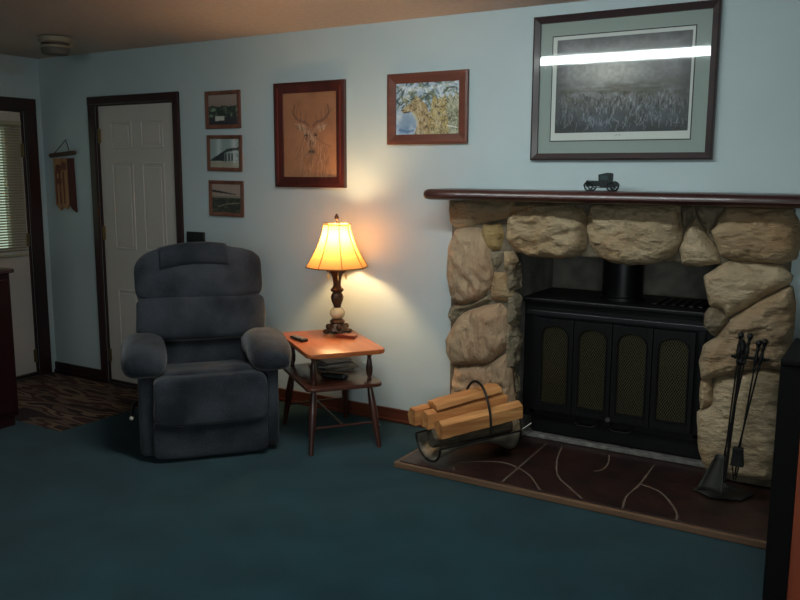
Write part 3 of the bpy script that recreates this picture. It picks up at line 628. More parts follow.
def framed(name,label,x0,x1,z0,z1,fwid,fmat,imgfn,nx,ny,depth=.022,group=None,mat_=None,cat='picture',inner=None,rot=0,hasglass=True,tilt=0):
    W_=x1-x0;H_=z1-z0; t=thing(name,label,cat,((x0+x1)/2,-.0008,(z0+z1)/2),group=group); t.rotation_euler=(tilt,rot,0)
    b=MB(); w2,h2=W_/2,H_/2
    f_=fwid
    for P in ([(-w2,-h2),(w2,-h2),(w2-f_,-h2+f_),(-w2+f_,-h2+f_)],[(w2,-h2),(w2,h2),(w2-f_,h2-f_),(w2-f_,-h2+f_)],[(w2,h2),(-w2,h2),(-w2+f_,h2-f_),(w2-f_,h2-f_)],[(-w2,h2),(-w2,-h2),(-w2+f_,-h2+f_),(-w2+f_,h2-f_)]):
        bb=MB(); 
        A=[b.bm.verts.new((p[0],-depth*(1 if k<2 else .72),p[1])) for k,p in enumerate(P)]; B=[b.bm.verts.new((p[0],0,p[1])) for p in P]; bb.bm.free()
        c0=(P[0][0]+(P[3][0]-P[0][0])*.25,P[0][1]+(P[3][1]-P[0][1])*.25); c1=(P[1][0]+(P[2][0]-P[1][0])*.25,P[1][1]+(P[2][1]-P[1][1])*.25)
        m0=b.bm.verts.new((c0[0],-depth*1.15,c0[1])); m1=b.bm.verts.new((c1[0],-depth*1.15,c1[1]))
        b.bm.faces.new((A[0],A[1],m1,m0)); b.bm.faces.new((m0,m1,A[2],A[3])); b.bm.faces.new(B[::-1])
        for k in (0,2): b.bm.faces.new((A[k],A[(k+1)%4],B[(k+1)%4],B[k]))
    b.build('frame',fmat,t)
    bx=[-w2+f_,w2-f_,-h2+f_,h2-f_]
    MB().box(bx[0]-.004,bx[1]+.004,-.006,-.001,bx[2]-.004,bx[3]+.004).build('backing_board' if not mat_ else 'mat_board',mat_ or mat(name+'_board',(40,30,26),.9),t)
    ix=[-w2+inner[0],-w2+inner[1],-h2+inner[2],-h2+inner[3]] if inner else bx
    me=art(ix[1]-ix[0],ix[3]-ix[2],imgfn,nx,ny); me.materials.append(art_mat(name+'_print')); o=bpy.data.objects.new('print',me); COL.objects.link(o); o.parent=t; o.location=((ix[0]+ix[1])/2,-.0085 if mat_ else -.0065,(ix[2]+ix[3])/2)
    if hasglass: MB().box(bx[0]-.002,bx[1]+.002,-.0125,-.0105,bx[2]-.002,bx[3]+.002).build('glass',mPane,t)
    return t
fDark=wood('frame_dark',(54,36,36),(40,26,28),.4,.2,0)
big=framed('picture_frame','large framed misty meadow print with green mat above the mantel, reflecting the ceiling light',3.990,4.880,1.535,2.240,.034,fDark,fn_big,300,200,.026,mat_=mat('mat_green',(148,160,153),.85),inner=(.122,.772,.134,.586))
w2,h2=.4465,.3525
def border(par,x0,x1,z0,z1,m,y,nm): MB().box(x0-w2,x1-w2,y-.0006,y,z0-h2,z1-h2).build(nm,m,par)
border(big,.097,.790,.092,.608,mat('thin_black_line',(28,30,32),.8),-.0062,'black_rule')
border(big,.102,.785,.097,.603,mat('print_margin',(206,210,204),.8),-.0070,'white_margin')
mInk=mat('caption_ink',(110,112,110),.8)
b=MB()
for k in range(7): b.box(-.018+k*.005,-.0152+k*.005,-.0078,-.0072,.118-h2,.1195-h2+.002*(k%3))
b.build('caption_marks',mInk,big)
fDeer=wood('frame_mahogany',(78,32,26),(50,20,18),.35,.4,2)
deer=framed('picture_frame','tall mahogany framed brown deer sketch hanging left above the table lamp',2.297,2.825,1.378,2.002,.062,fDeer,fn_deer,170,230,.024)
mBd=wood('bead_wood',(120,52,40),(90,34,28),.3,.4,2)
for s_ in (1,-1): MB().box(s_*.235-.003,s_*.235+.003,-.0275,-.022,-.285,.285).build('frame_bead',mBd,deer)
fWolf=wood('frame_chestnut',(112,62,46),(86,46,36),.45,.15,0)
framed('picture_frame','brown wooden frame with golden wolves on snowy blue ground, hanging left above the mantel',3.116,3.622,1.625,2.012,.054,fWolf,fn_wolf,200,160,.018)
fSm=wood('frame_small_brown',(124,80,62),(92,56,46),.5,.1,2)
G_='small photos in brown frames stacked beside the door'
framed('picture_frame','topmost of the three small photos, dark trees under pinkish sky',1.712,2.011,1.744,1.982,.026,fSm,fn_ph1,70,56,.014,group=G_)
framed('picture_frame','middle of the three small photos, pale sky over dark sloping roofline',1.717,2.014,1.472,1.702,.024,fSm,fn_ph2,70,56,.014,group=G_,rot=.015)
framed('picture_frame','lowest of the three small photos, brown field below a dark ridge line',1.722,2.018,1.180,1.412,.024,fSm,fn_ph3,70,56,.014,group=G_,rot=.01)

# hanging wooden sled decoration
sl=thing('wall_hanging','small carved wooden hanging with two planks and a cord loop beside the back door','wall decoration',(.245,-.001,1.583))
mPl=wood('carved_plank',(186,140,100),(142,96,68),.7,0,2,bump=.4); mRd=wood('red_plank',(84,26,24),(60,18,18),.6,0,2); mBar=wood('bar_wood',(92,66,54),(66,46,40),.6,0,0)
MB().cyl((-.125,-.026,.0),(.155,-.026,.02),.016,n=12).build('cross_bar',mBar,sl,True)
b=MB(); b.prism([(-.105,-.02),(.05,-.02),(.052,-.36),(.02,-.40),(-.02,-.375),(-.05,-.41),(-.10,-.37)],-.022,-.003,'xz',.003); b.build('plank',mPl,sl)
b=MB(); b.prism([(.055,-.02),(.115,-.02),(.125,-.42),(.09,-.40),(.06,-.37)],-.022,-.003,'xz',.003); b.build('plank',mRd,sl)['label']='dark red plank'
b=MB()
for x in (-.075,-.035,.01): b.box(x-.006,x+.006,-.027,-.022,-.36,-.12,.002)
b.pillow((-.045,-.026,-.10),(.055,.02,.07),.8,.8,14,10); b.pillow((.02,-.026,-.08),(.05,.018,.06),.8,.8,14,10); b.pillow((-.04,-.026,-.19),(.05,.018,.05),.8,.8,14,10)
b.build('carved_figure',wood('carving_wood',(120,70,54),(86,44,38),.7,0,2),sl,True)
MB().tube([(-.08,-.03,.012),(.035,-.006,.115),(.105,-.03,.02)],.003,6).build('cord',mBar,sl)
# black switch plate / intercom
f=thing('wall_switch','small black wall plate beside the back door, just above the recliner','switch plate',(1.585,-.0008,1.012))
MB().box(-.08,.08,-.016,0,-.055,.055,.004).build('plate',mat('switch_black',(18,20,24),.5),f)
for k in range(3): MB().box(-.055+k*.05-.004,-.055+k*.05+.004,-.024,-.016,-.012,.012,.001).build('toggle',mat('toggle_black',(30,32,36),.4),f)

# ================================================================== RECLINER
RA=math.radians(49)
rc=thing('recliner','blue grey velour recliner with pillowed back standing by the doorway','recliner',(2.70,-1.045,0),RA)
# local: x = right in view, -y = forward (towards camera), z up
def soft(name,c,d,m=mPlush,e1=.35,e2=.35,disp=.012,nf=7,seed=1,rx=0,fn=None,nu=56,nv=36):
    return MB().pillow((0,0,0),d,e1,e2,nu,nv,disp,nf,seed,Matrix.Translation(c)@Matrix.Rotation(rx,4,'X'),fn).build(name,m,rc,'full')
b=MB().box(-.275,.275,.03,.72,.05,.30,.03); b.build('base_box',mPlush,rc)
b=MB().box(-.25,.25,.05,.68,.0,.05,.005); b.build('glide_base',mBlackG,rc)
for s_ in (-1,1):
    # side panel and front post
    b=MB().box(s_*.315-.04,s_*.315+.04,.025,.72,.03,.50,.025,seg=3); b.build('side_panel',mPlush,rc,True)
    def afn(p,s_=s_):
        q=p.copy(); t=(p.y+.33)/.66   # 0 front
        q.z+= .02*math.sin(t*PI)-.03*max(0,t-.5); q.x*=1+.12*max(0,1-t*3); 
        if p.z<0: q.z*=1+.25*max(0,1-t*4)
        return q
    soft('arm_pad',(s_*.320,.30,.508),(.225,.68,.172),e1=.78,e2=.55,disp=.008,seed=3+s_,fn=afn)
def ffn(p):
    q=p.copy(); q.y-= .012*math.cos(p.x*5)*(1 if p.y<0 else 0); return q
soft('footrest_pad',(.0,-.0,.325),(.565,.11,.255),e1=.25,e2=.22,disp=.006,seed=6,fn=ffn)
soft('front_panel',(.0,.015,.122),(.575,.075,.20),e1=.2,e2=.2,disp=.004,seed=7)
soft('seat_cushion',(0,.28,.355),(.54,.58,.175),e1=.42,e2=.3,disp=.014,seed=8,rx=-math.radians(9))
tb=-math.radians(14)
def bfn(p):
    q=p.copy()
    if p.z<0: q.z-= .022*math.cos(p.x*4.2)
    if p.y<0: q.y-= .03*math.cos(p.x*4.2)*max(0,math.cos(p.z*9))
    return q
def tfn(p):
    q=p.copy(); 
    if p.z>0: q.z-= .35*p.x*p.x/.35*.6
    q.z-= (.015*math.cos(p.x*4.2) if p.z<0 else 0)
    if p.y<0: q.y-= .02*math.cos(p.x*4.2)*max(0,-math.sin(p.z*12))
    return q
soft('back_cushion',(0,.545,.470),(.57,.24,.26),e1=.4,e2=.25,disp=.012,seed=10,rx=tb)
soft('back_cushion',(0,.555,.652),(.70,.29,.235),e1=.30,e2=.17,disp=.010,seed=11,rx=tb,fn=bfn)
soft('back_cushion',(0,.61,.898),(.70,.28,.318),e1=.26,e2=.17,disp=.010,seed=12,rx=tb,fn=tfn)
b=MB().box(-.29,.29,.66,.76,.10,.96,.04,seg=3,M=Matrix.Translation((0,.69,.1))@Matrix.Rotation(tb,4,'X')@Matrix.Translation((0,-.69,-.1))); b.build('back_shell',mPlush,rc,True)
# headrest cover draped over the top
b=MB(); nx_,ny_=24,22; G=[]
Rt=Matrix.Translation((0,.61,.898))@Matrix.Rotation(tb,4,'X')
for j in range(ny_+1):
    row=[]
    for i in range(nx_+1):
        x=-.225+.37*i/nx_; t=j/ny_; a=.02+ t*1.9   # angle round the top
        sg=lambda v,p: math.copysign(abs(v)**p,v)
        y=-.146*sg(math.cos(a),.40); z=.1605*sg(math.sin(a),.40)
        z-= (.35*x*x/.35*.6 if z>0 else .015*math.cos(x*4.2)*abs(z)/.14)
        p=Vector((x+.01*(1-t),y-.004*noise.noise(Vector((x*9,t*4,3))),z+.003)); row.append(b.bm.verts.new(Rt@p))
    G.append(row)
for j in range(ny_):
    for i in range(nx_): b.bm.faces.new((G[j][i],G[j][i+1],G[j+1][i+1],G[j+1][i]))
o=b.build('headrest_cover',mPlushD,rc,'full'); md=o.modifiers.new('s','SOLIDIFY'); md.thickness=.004; md.offset=1
b=MB().cyl((-.355,.28,.26),(-.385,.24,.245),.010,n=10).cyl((-.385,.24,.245),(-.392,.10,.225),.009,n=10); b.build('release_lever',mat('lever_black',(28,26,26),.4),rc,True)
MB().pillow((-.392,.09,.223),(.022,.022,.022),1,1,12,8).build('lever_knob',mat('knob_cream',(196,188,170),.4),rc,True)

# ================================================================== SIDE TABLE
TC=(3.006,-.428); TA=math.radians(-37.2)
tb_=thing('side_table','two-tier wooden side table with turned posts holding the lamp','side table',(TC[0],TC[1],0),TA)
def rrect(hx,hy,r,n=5):
    P=[]
    for sx,sy,a0 in ((1,1,0),(-1,1,PI/2),(-1,-1,PI),(1,-1,3*PI/2)):
        for k in range(n+1): a=a0+PI/2*k/n; P.append((sx*(hx-r)+r*math.cos(a),sy*(hy-r)+r*math.sin(a)))
    return P
MB().prism(rrect(.322,.212,.035),.527,.550,'xy',.006).build('table_top',mTable,tb_,True)
MB().prism(rrect(.292,.207,.035),.343,.362,'xy',.005).build('lower_shelf',mShelfW,tb_,True)
for sx in (-1,1):
    for sy in (-1,1):
        x=sx*.225-.015;y=sy*.155
        b=MB().lathe([(.011,.362),(.013,.37),(.010,.378),(.017,.40),(.019,.43),(.013,.475),(.010,.49),(.014,.50),(.012,.527)],14,(x,y,0)); b.build('post',mTableD,tb_,True)
        fx=-.03+sx*.285+(.015 if sx>0 else 0);fy=sy*.19; p=Vector((x,y,.343)); q=Vector((fx,fy,.0)); b=MB(); L_=20; pts=[];rad=[]
        for k in range(L_+1):
            t=k/L_; pts.append(p.lerp(q,t)); rad.append(.0165 if t<.05 else .013+.009*math.sin(min(1,t/.7)*PI)**1.0*(1 if t<.7 else 0)+(.0 if t<.7 else 0))
        rad=[.015,.014,.0155,.017,.0185,.0198,.0205,.021,.021,.0205,.02,.0192,.0185,.0175,.0165,.0155,.0148,.014,.0135,.013,.0125]
        b.tube(pts,rad,14); b.build('leg',mTableD,tb_,True)
b=MB()
for sx in (-1,1): b.tube([(sx*.255-.028,-.17,.13),(sx*.255-.028,.17,.13)],.007,8)
b.tube([(-.283,0,.13),(.227,0,.13)],.007,8); b.build('stretcher',mTableD,tb_,True)

def atTable(px,py,z=.5505):
    d=fw+r2*((px-400)/820)-u2*((py-300)/820); t=(z-CAM[2])/d.z; return Vector(CAM)+d*t
# lamp
LX,LY=2.915,-.232
lp=thing('table_lamp','lit table lamp with cream bell shade and ornate bronze base on the side table','lamp',(LX,LY,.5505))
b=MB()
b.lathe([(.060,.012),(.066,.02),(.060,.035),(.045,.045),(.040,.06),(.047,.068),(.040,.078),(.028,.085)],28,scal=lambda a,z: 1+.10*math.cos(a*4)*(1 if z<.06 else .3))
for k in range(4):
    a=PI/4+k*PI/2; b.pillow((.066*math.cos(a),.066*math.sin(a),.012),(.042,.032,.024),.8,.8,14,10); b.pillow((.052*math.cos(a),.052*math.sin(a),.040),(.03,.03,.034),.8,.8,12,8)
b.build('lamp_base',mBronze,lp,True)
MB().pillow((0,0,.117),(.088,.088,.074),1,1,28,18).build('marble_ball',mCream,lp,True)
b=MB().lathe([(.019,.150),(.022,.165),(.033,.195),(.036,.212),(.030,.228),(.023,.236),(.035,.245),(.037,.256),(.026,.266),(.020,.28),(.022,.30),(.026,.325),(.034,.345),(.055,.358),(.060,.365),(.058,.372),(.018,.376),(.012,.385)],32,scal=lambda a,z:1+.06*math.cos(a*8)); b.build('stem',mBronze,lp,True)
for k in range(6):
    a=k*PI/3+.2; x,y=.058*math.cos(a),.058*math.sin(a)
    MB().cyl((x,y,.365),(x,y,.345),.0012,n=5).lathe([(.0,-.002),(.005,-.012),(.003,-.03),(.0005,-.036)],6,(x,y,.348)).build('crystal_drop',mat('crystal_%d'%k,(225,205,150),.08) if k==0 else bpy.data.materials['crystal_0'],lp)
MB().cyl((0,0,.376),(0,0,.47),.014,n=16).build('socket',mat('socket_brass',(150,120,60),.3,metal=.8),lp,True)
b=MB().tube([(0.014,0,.44),(.05,0,.48),(.055,0,.55),(.03,0,.62),(0,0,.640)],.002,6).tube([(-.014,0,.44),(-.05,0,.48),(-.055,0,.55),(-.03,0,.62),(0,0,.640)],.002,6); b.build('harp',bpy.data.materials['socket_brass'],lp,True)
mSh=bpy.data.materials.new('lamp_shade_cloth'); mSh.use_nodes=True; nt=mSh.node_tree; nt.nodes.remove(nt.nodes['Principled BSDF'])
df=nt.nodes.new('ShaderNodeBsdfDiffuse'); df.inputs[0].default_value=(.50,.34,.19,1); tl=nt.nodes.new('ShaderNodeBsdfTranslucent'); tl.inputs[0].default_value=(.40,.20,.055,1); mx=nt.nodes.new('ShaderNodeMixShader'); mx.inputs[0].default_value=.62
nt.links.new(df.outputs[0],mx.inputs[1]); nt.links.new(tl.outputs[0],mx.inputs[2]); nt.links.new(mx.outputs[0],nt.nodes['Material Output'].inputs[0])
NS=8
def sh_r(t): return .077+.103*(1-t)**1.55     # t=0 bottom, 1 top
def shp(a,t):
    k=(a/(2*PI/NS))%1; flat=math.cos(PI/NS)/math.cos((k-.5)*2*PI/NS)
    r=sh_r(t)*(.55*flat+.45*(1-.02)); r*=1-.03*math.sin(PI*k)
    if t>.99: pass
    z=.385+.242*t + 0
    return Vector((r*math.cos(a),r*math.sin(a),z))
b=MB(); NA=NS*10; NT=18; G=[[b.bm.verts.new(shp(2*PI*i/NA,j/NT)) for i in range(NA)] for j in range(NT+1)]
for j in range(NT):
    for i in range(NA): b.bm.faces.new((G[j][i],G[j][(i+1)%NA],G[j+1][(i+1)%NA],G[j+1][i]))
shade=b.build('lamp_shade',mSh,lp,'full')
mPip=mat('shade_piping',(120,84,40),.7)
for k in range(NS):
    a=2*PI*k/NS; MB().tube([shp(a,t/12)*1.0+Vector((math.cos(a),math.sin(a),0))*.0015 for t in range(13)],.0024,6).build('shade_rib',mPip,shade,True)
b=MB(); b.tube([shp(2*PI*i/NA,0) for i in range(NA)],.004,6,True); b.build('shade_trim',mPip,shade,True); MB().tube([shp(2*PI*i/NA,1) for i in range(NA)],.0035,6,True).build('shade_trim',mPip,shade,True)
b=MB()
for k in range(4): a=k*PI/2; b.tube([(0,0,.634),(.10*math.cos(a),.10*math.sin(a),.634)],.0016,5)
b.build('spider_ring',bpy.data.materials['socket_brass'],lp)
MB().lathe([(.004,.634),(.006,.640),(.004,.648),(.010,.656),(.013,.668),(.008,.680),(.002,.688)],16).build('finial',mBronze,lp,True)
MB().pillow((0,0,.545),(.055,.055,.085),1,1,20,14).build('bulb',emis('bulb_glow',(1.0,.65,.32),BULB),lp,True)

# remote, booklet on the table
p=atTable(299,340); rm=thing('remote_control','small black remote control with pale buttons at the left of the side table','remote control',(p.x,p.y,.5508),math.radians(-25))
MB().box(-.07,.07,-.022,.022,0,.016,.005).build('case',mat('remote_black',(20,18,18),.4),rm,True)
for k in range(4):
    b=MB()
    for j in range(3): b.cyl((-.05+k*.022,-.012+j*.012,.016),(-.05+k*.022,-.012+j*.012,.0185),.0038,n=8)
    b.build('button_row',mat('button_pale',(190,176,160),.5) if k==0 else bpy.data.materials['button_pale'],rm)
MB().cyl((.045,0,.016),(.045,0,.019),.012,n=16).build('dial_button',mat('dial_grey',(120,110,104),.5),rm)
p=atTable(349,335); bx=thing('wooden_box','flat reddish wooden coaster box lying in front of the lamp base','box',(p.x+.032,p.y-.068,.5508),math.radians(12))
mRB=wood('coaster_wood',(150,60,34),(118,44,26),.35,.3,0)
MB().box(-.055,.055,-.022,.022,0,.012,.002).build('box_body',mRB,bx); MB().box(-.058,.058,-.025,.025,.0125,.018,.002).build('lid',mRB,bx)

# papers on lower shelf
def mag(c,loc,rz,sz,label,h=.008,nm='magazine'):
    t=thing(nm,label,'magazine',loc,rz); MB().box(-sz[0]/2,sz[0]/2,-sz[1]/2,sz[1]/2,0.0005,h,.001).build('pages',mat('pages_%d'%len(bpy.data.materials),(150,142,134),.8),t)
    MB().box(-sz[0]/2-.002,sz[0]/2+.002,-sz[1]/2-.002,sz[1]/2+.002,h,h+.0015).build('cover',mat('cover_%d'%len(bpy.data.materials),c,.4,var=.25,scale=12),t); return t
zz=.3625; pp=atTable(331,364,.385); sx_,sy_=pp.x,pp.y
for k,(c,dx,dy,rz,s_,lab) in enumerate((((104,94,92),0,0,-.5,(.24,.18),'broad grey magazine at the bottom of the pile on the table shelf'),((130,112,104),.02,.01,-.3,(.22,.17),'tan magazine second from the bottom of the shelf pile'),((96,98,100),-.02,.015,-.75,(.23,.17),'slate magazine in the middle of the shelf pile'),((92,84,88),.0,.0,-.45,(.22,.16),'dark magazine near the top of the shelf pile'),((150,140,134),-.01,.02,-.55,(.21,.16),'pale magazine lying topmost on the table shelf'))):
    h=.010; mag(c,(sx_+dx,sy_+dy,zz),rz,s_,lab,h); zz+=h+.002
pc=atTable(335,377,.37)
t=thing('eyeglass_case','small black case in front of the magazines on the table shelf','case',(pc.x,pc.y,.3625),.15)
MB().pillow((0,0,.017),(.15,.055,.034),.4,.4,28,14).build('case_body',mat('case_black',(18,18,20),.35),t,True); MB().box(-.06,.06,-.029,-.0265,.014,.018).build('seam',mat('case_seam',(60,60,62),.4),t)

# ================================================================== LOGS
LA=Vector((3.795,-.60,0)); LB=Vector((4.055,-.235,0)); LD=(LB-LA).normalized(); LPp=Vector((LD.y,-LD.x,0)); ang=math.atan2(LD.y,LD.x); LL=(LB-LA).length
lc=(LA+LB)/2-LPp*.075-LD*.015
lh=thing('log_holder','dark curved metal log holder with hoop handle on the left of the hearth','log holder',(lc.x,lc.y,.0355),ang)
b=MB(); n1,n2=24,18; G=[]
TL=math.radians(-6)
def sheet(s_,t):   # s along length -1..1, t across -1..1
    x=s_*.225-.015; a=t*PI/2; y=.142*math.sin(a); zbot=.012+.075*(1-s_*s_); zz=zbot+(.128+.02*s_-zbot)*(1-math.cos(a))
    return Vector((x,y,zz))
for i in range(n1+1): G.append([b.bm.verts.new(sheet(-1+2*i/n1,-1+2*j/n2)) for j in range(n2+1)])
for i in range(n1):
    for j in range(n2): b.bm.faces.new((G[i][j],G[i+1][j],G[i+1][j+1],G[i][j+1]))
o=b.build('curved_tray',mSteel,lh,'full'); md=o.modifiers.new('s','SOLIDIFY'); md.thickness=.006; md.offset=0
# rim rods on the four edges
b=MB()
b.tube([sheet(-1+2*i/12,-1) for i in range(13)],.005,8).tube([sheet(-1+2*i/12,1) for i in range(13)],.005,8).tube([sheet(-1,-1+2*i/16) for i in range(17)],.006,8).tube([sheet(1,-1+2*i/16) for i in range(17)],.006,8); b.build('rim_rod',mBlackG,lh,True)
hp=[]; 
for k in range(25):
    a=PI*k/24; hp.append((.035,-.150*math.cos(a),.15+.235*math.sin(a)**.9))
MB().tube(hp,.0065,8).build('hoop_handle',mBlackG,lh,True)
def log(yo,zo,poly,label,m=mSplit,tilt=0,xo=0,ln=.47,yaw=0,seed=0,bark=None):
    t=thing('firewood_log',label,'firewood',(lc.x,lc.y,.0355),ang,'firewood in the log holder')
    # prism with irregular section along local x
    b=MB(); nS=14; rings=[]
    for i in range(nS+1):
        s_=-.5+i/nS; x=s_*ln+xo; ring=[]
        for k,(py_,pz_) in enumerate(poly):
            nn=noise.noise(Vector((s_*4,k*2.3,seed*3.1)))*.006; e=.004*noise.noise(Vector((k*5,seed,s_*20)))
            ring.append(b.bm.verts.new((x+(.012*noise.noise(Vector((k*3.3,seed,1))) if i in(0,nS) else 0),py_*(1+nn*4)+yo+s_*yaw,pz_*(1+nn*4)+zo+s_*tilt+e)))
        rings.append(ring)
    n=len(poly)
    for A,B in zip(rings,rings[1:]):
        for k in range(n): b.bm.faces.new((A[k],A[(k+1)%n],B[(k+1)%n],B[k]))
    b.bm.faces.new(rings[0][::-1]); b.bm.faces.new(rings[-1]); b.build('split_body' if m is mSplit else 'bark_body',m,t,False)
    return t
arc=lambda r,a0,a1,n: [(r*math.cos(math.radians(a0+(a1-a0)*k/n)),r*math.sin(math.radians(a0+(a1-a0)*k/n))) for k in range(n+1)]
# local +y points away from camera-left? p = LPp is local -y
log(-.094,.220,[(-.045,-.035),(.0,-.05),(.048,-.02),(.046,.022),(.0,.046),(-.045,.028)],'long pale split log along the front of the holder',tilt=.055,xo=-.002,ln=.45,seed=1)
log(-.001,.246,[(-.042,-.04),(.04,-.042),(.045,.012),(.012,.042),(-.035,.03)],'split log lying in the middle between the front and back logs',tilt=.05,xo=-.035,ln=.45,seed=2)
log(.097,.236,[(-.045,-.04),(.03,-.048),(.046,.0),(.02,.040),(-.038,.036)],'split log at the wall side of the holder, jutting out furthest left',tilt=.04,xo=-.07,ln=.43,seed=3)
log(.030,.306,[(-.06,-.008),(.06,-.008),(.05,.014),(-.01,.024),(-.05,.012)],'thin flat split piece lying on top of the other logs',tilt=.05,xo=-.02,ln=.38,seed=4,yaw=.02)
lg=log(-.035,.143,arc(.048,0,330,14),'round bark covered log showing beneath the split logs',m=mBark,tilt=.02,xo=-.02,ln=.44,seed=5)

# ================================================================== FIREPLACE TOOLS
def H2(px,py,y): q=unY(px,py,y); return q
BC=Vector((5.058,-.225,.0355))
ts=thing('tool_stand','black iron fireplace tool stand on the right of the hearth','tool stand',BC)
b=MB(); b.lathe([(.125,0),(.130,.006),(.118,.014),(.06,.022),(.03,.034),(.014,.05)],6,M=Matrix.Rotation(.3,4,'Z')@Matrix.Diagonal((1,.75,1,1))); b.build('base_plate',mat('stand_iron',(38,36,33),.55,metal=.3,bump=.2),ts)
MB().cyl((0,0,.04),(.04,0,.70),.007,n=10).build('pole',mBlackG,ts,True)
b=MB().lathe([(.012,.60),(.020,.615),(.014,.64),(.02,.665),(.022,.69),(.012,.71),(.004,.72)],14,(.036,0,0)); b.build('finial',mBlackG,ts,True)
b=MB().box(.0,.155,-.045,-.037,.640,.652,.002).tube([(.03,-.04,.646),(.03,.0,.646)],.005,6)
for k in range(4): b.tube([(.02+k*.04,-.045,.646),(.02+k*.04,-.062,.642),(.02+k*.04,-.066,.655)],.003,6)
b.build('rack_bar',mBlackG,ts,True)
tops=[(.038,.752),(.077,.752),(.113,.728),(.138,.735)]; labs=[('poker','black poker with knobbed handle, leftmost on the tool stand'),('ash_shovel','black ash shovel with grey pan, second from left on the tool stand'),('log_tongs','thin black log tongs hanging third from left on the tool stand'),('hearth_brush','black hearth brush with rightmost leaning handle on the tool stand')]
bots=[(.00,.06),(.005,.20),(.055,.12),(.062,.24)]
for k in range(4):
    tx,tz=tops[k]; bxx,bz=bots[k]; t=thing(labs[k][0],labs[k][1],'fireplace tool',BC); y=-.062-.004*k if k!=1 else -.070
    T=Vector((tx,y,tz));Bt=Vector((bxx,y-.012 ,bz)); d_=(T-Bt).normalized(); 
    hb=T-d_*.13
    MB().tube([Bt,hb],.0036,8).build('shaft',mBlackG,t,True)
    Rm=Matrix.Translation(hb)@d_.to_track_quat('Z','Y').to_matrix().to_4x4()
    MB().lathe([(.004,0),(.008,.008),(.005,.018),(.0075,.03),(.0105,.05),(.008,.07),(.0055,.085),(.009,.094),(.006,.102),(.009,.112),(.0145,.124),(.010,.134),(.003,.139)],14,M=Rm).build('handle',mBlackG,t,True)
    if k==0: MB().tube([Bt+Vector((0,0,.05)),Bt+Vector((-.02,0,.04)),Bt+Vector((-.028,0,.06))],.004,6).build('hook',mBlackG,t,True)
    if k==1:
        b=MB(); G=[]
        for i in range(9):
            row=[]
            for j in range(9):
                u=-1+2*i/8; v=j/8; wv=.018+.038*v; row.append(b.bm.verts.new((Bt.x-.012-.03*v+u*wv,Bt.y-.01-.035*v-.018*(u*u)*(1),Bt.z+.01-.165*v)))
            G.append(row)
        for i in range(8):
            for j in range(8): b.bm.faces.new((G[i][j],G[i+1][j],G[i+1][j+1],G[i][j+1]))
        o=b.build('shovel_pan',mat('shovel_grey',(46,45,40),.6,metal=.2,bump=.2),t,'full'); md=o.modifiers.new('s','SOLIDIFY'); md.thickness=.002
    if k==2:
        MB().tube([Bt+d_*.12,Bt+Vector((.016,0,.06)),Bt+Vector((.004,0,-.02))],.0035,6).tube([Bt+d_*.12,Bt+Vector((-.014,0,.06)),Bt+Vector((-.004,0,-.02))],.0035,6).build('jaw',mBlackG,t,True)
    if k==3:
        b=MB().box(-.022,.022,-.014,.014,-.012,.012,.003,M=Matrix.Translation(Bt)); b.build('brush_head',mBlackG,t)
        b=MB()
        for i in range(9):
            for j in range(5):
                b.cyl((Bt.x-.018+i*.0045,Bt.y-.010+j*.005,Bt.z-.010),(Bt.x-.024+i*.006,Bt.y-.014+j*.007,Bt.z-.07),.0034,.003,n=6)
        b.build('bristles',mat('bristle_black',(18,16,15),.9),t)

# ================================================================== TOY CAR
mCar=mat('cast_iron_car',(26,34,34),.5,metal=.3,var=.2,scale=40)
tc=thing('toy_car','tiny dark cast metal antique coupe on the mantel under the large print','toy car',(4.412,-.15,1.3862)); tc.scale=(1.03,1.1,1.12)
b=MB(); b.box(-.066,.0,-.018,.018,.020,.044,.005).box(-.004,.062,-.024,.024,.016,.036,.003).box(.060,.072,-.012,.012,.02,.032,.003)
b.box(-.072,-.064,-.017,.017,.018,.045,.003); b.build('body',mCar,tc)
b=MB(); b.prism([(-.010,.036),(.044,.036),(.046,.070),(.042,.076),(.030,.078),(-.012,.070),(-.012,.066)],-.023,.023,'xz',.003); b.build('cab',mCar,tc)
b=MB()
for s_ in (-1,1): b.box(.0,.034,s_*.0235-.0006,s_*.0235+.0006,.048,.066)
b.build('window',mat('car_window',(60,74,74),.2),tc)
for wx in (-.055,.050):
    for s_ in (-1,1):
        b=MB(); b.tube([(wx+.0185*math.cos(a),s_*.027,  .0205+.0185*math.sin(a)) for a in [2*PI*i/20 for i in range(20)]],.0035,6,True)
        for q in range(8): a=q*PI/4; b.tube([(wx,s_*.027,.0195),(wx+.0185*math.cos(a),s_*.027,  .0205+.0185*math.sin(a))],.0011,4)
        b.cyl((wx,s_*.022,.0195),(wx,s_*.031,.0195),.004,n=8); b.build('wheel',mCar,tc,True)
        b=MB(); P=[(wx+.023*math.cos(a),.0195+.022*math.sin(a)) for a in [PI*(.02+i*.96/10) for i in range(11)]]; Q=[(wx+.0205*math.cos(a),.0195+.0195*math.sin(a)) for a in [PI*(.98-i*.96/10) for i in range(11)]]
        b.prism(P+Q,s_*.020,s_*.033,'xz'); b.build('fender',mCar,tc)
b=MB().box(-.034,.030,-.034,-.022,.014,.017).box(-.034,.030,.022,.034,.014,.017); b.build('running_board',mCar,tc)

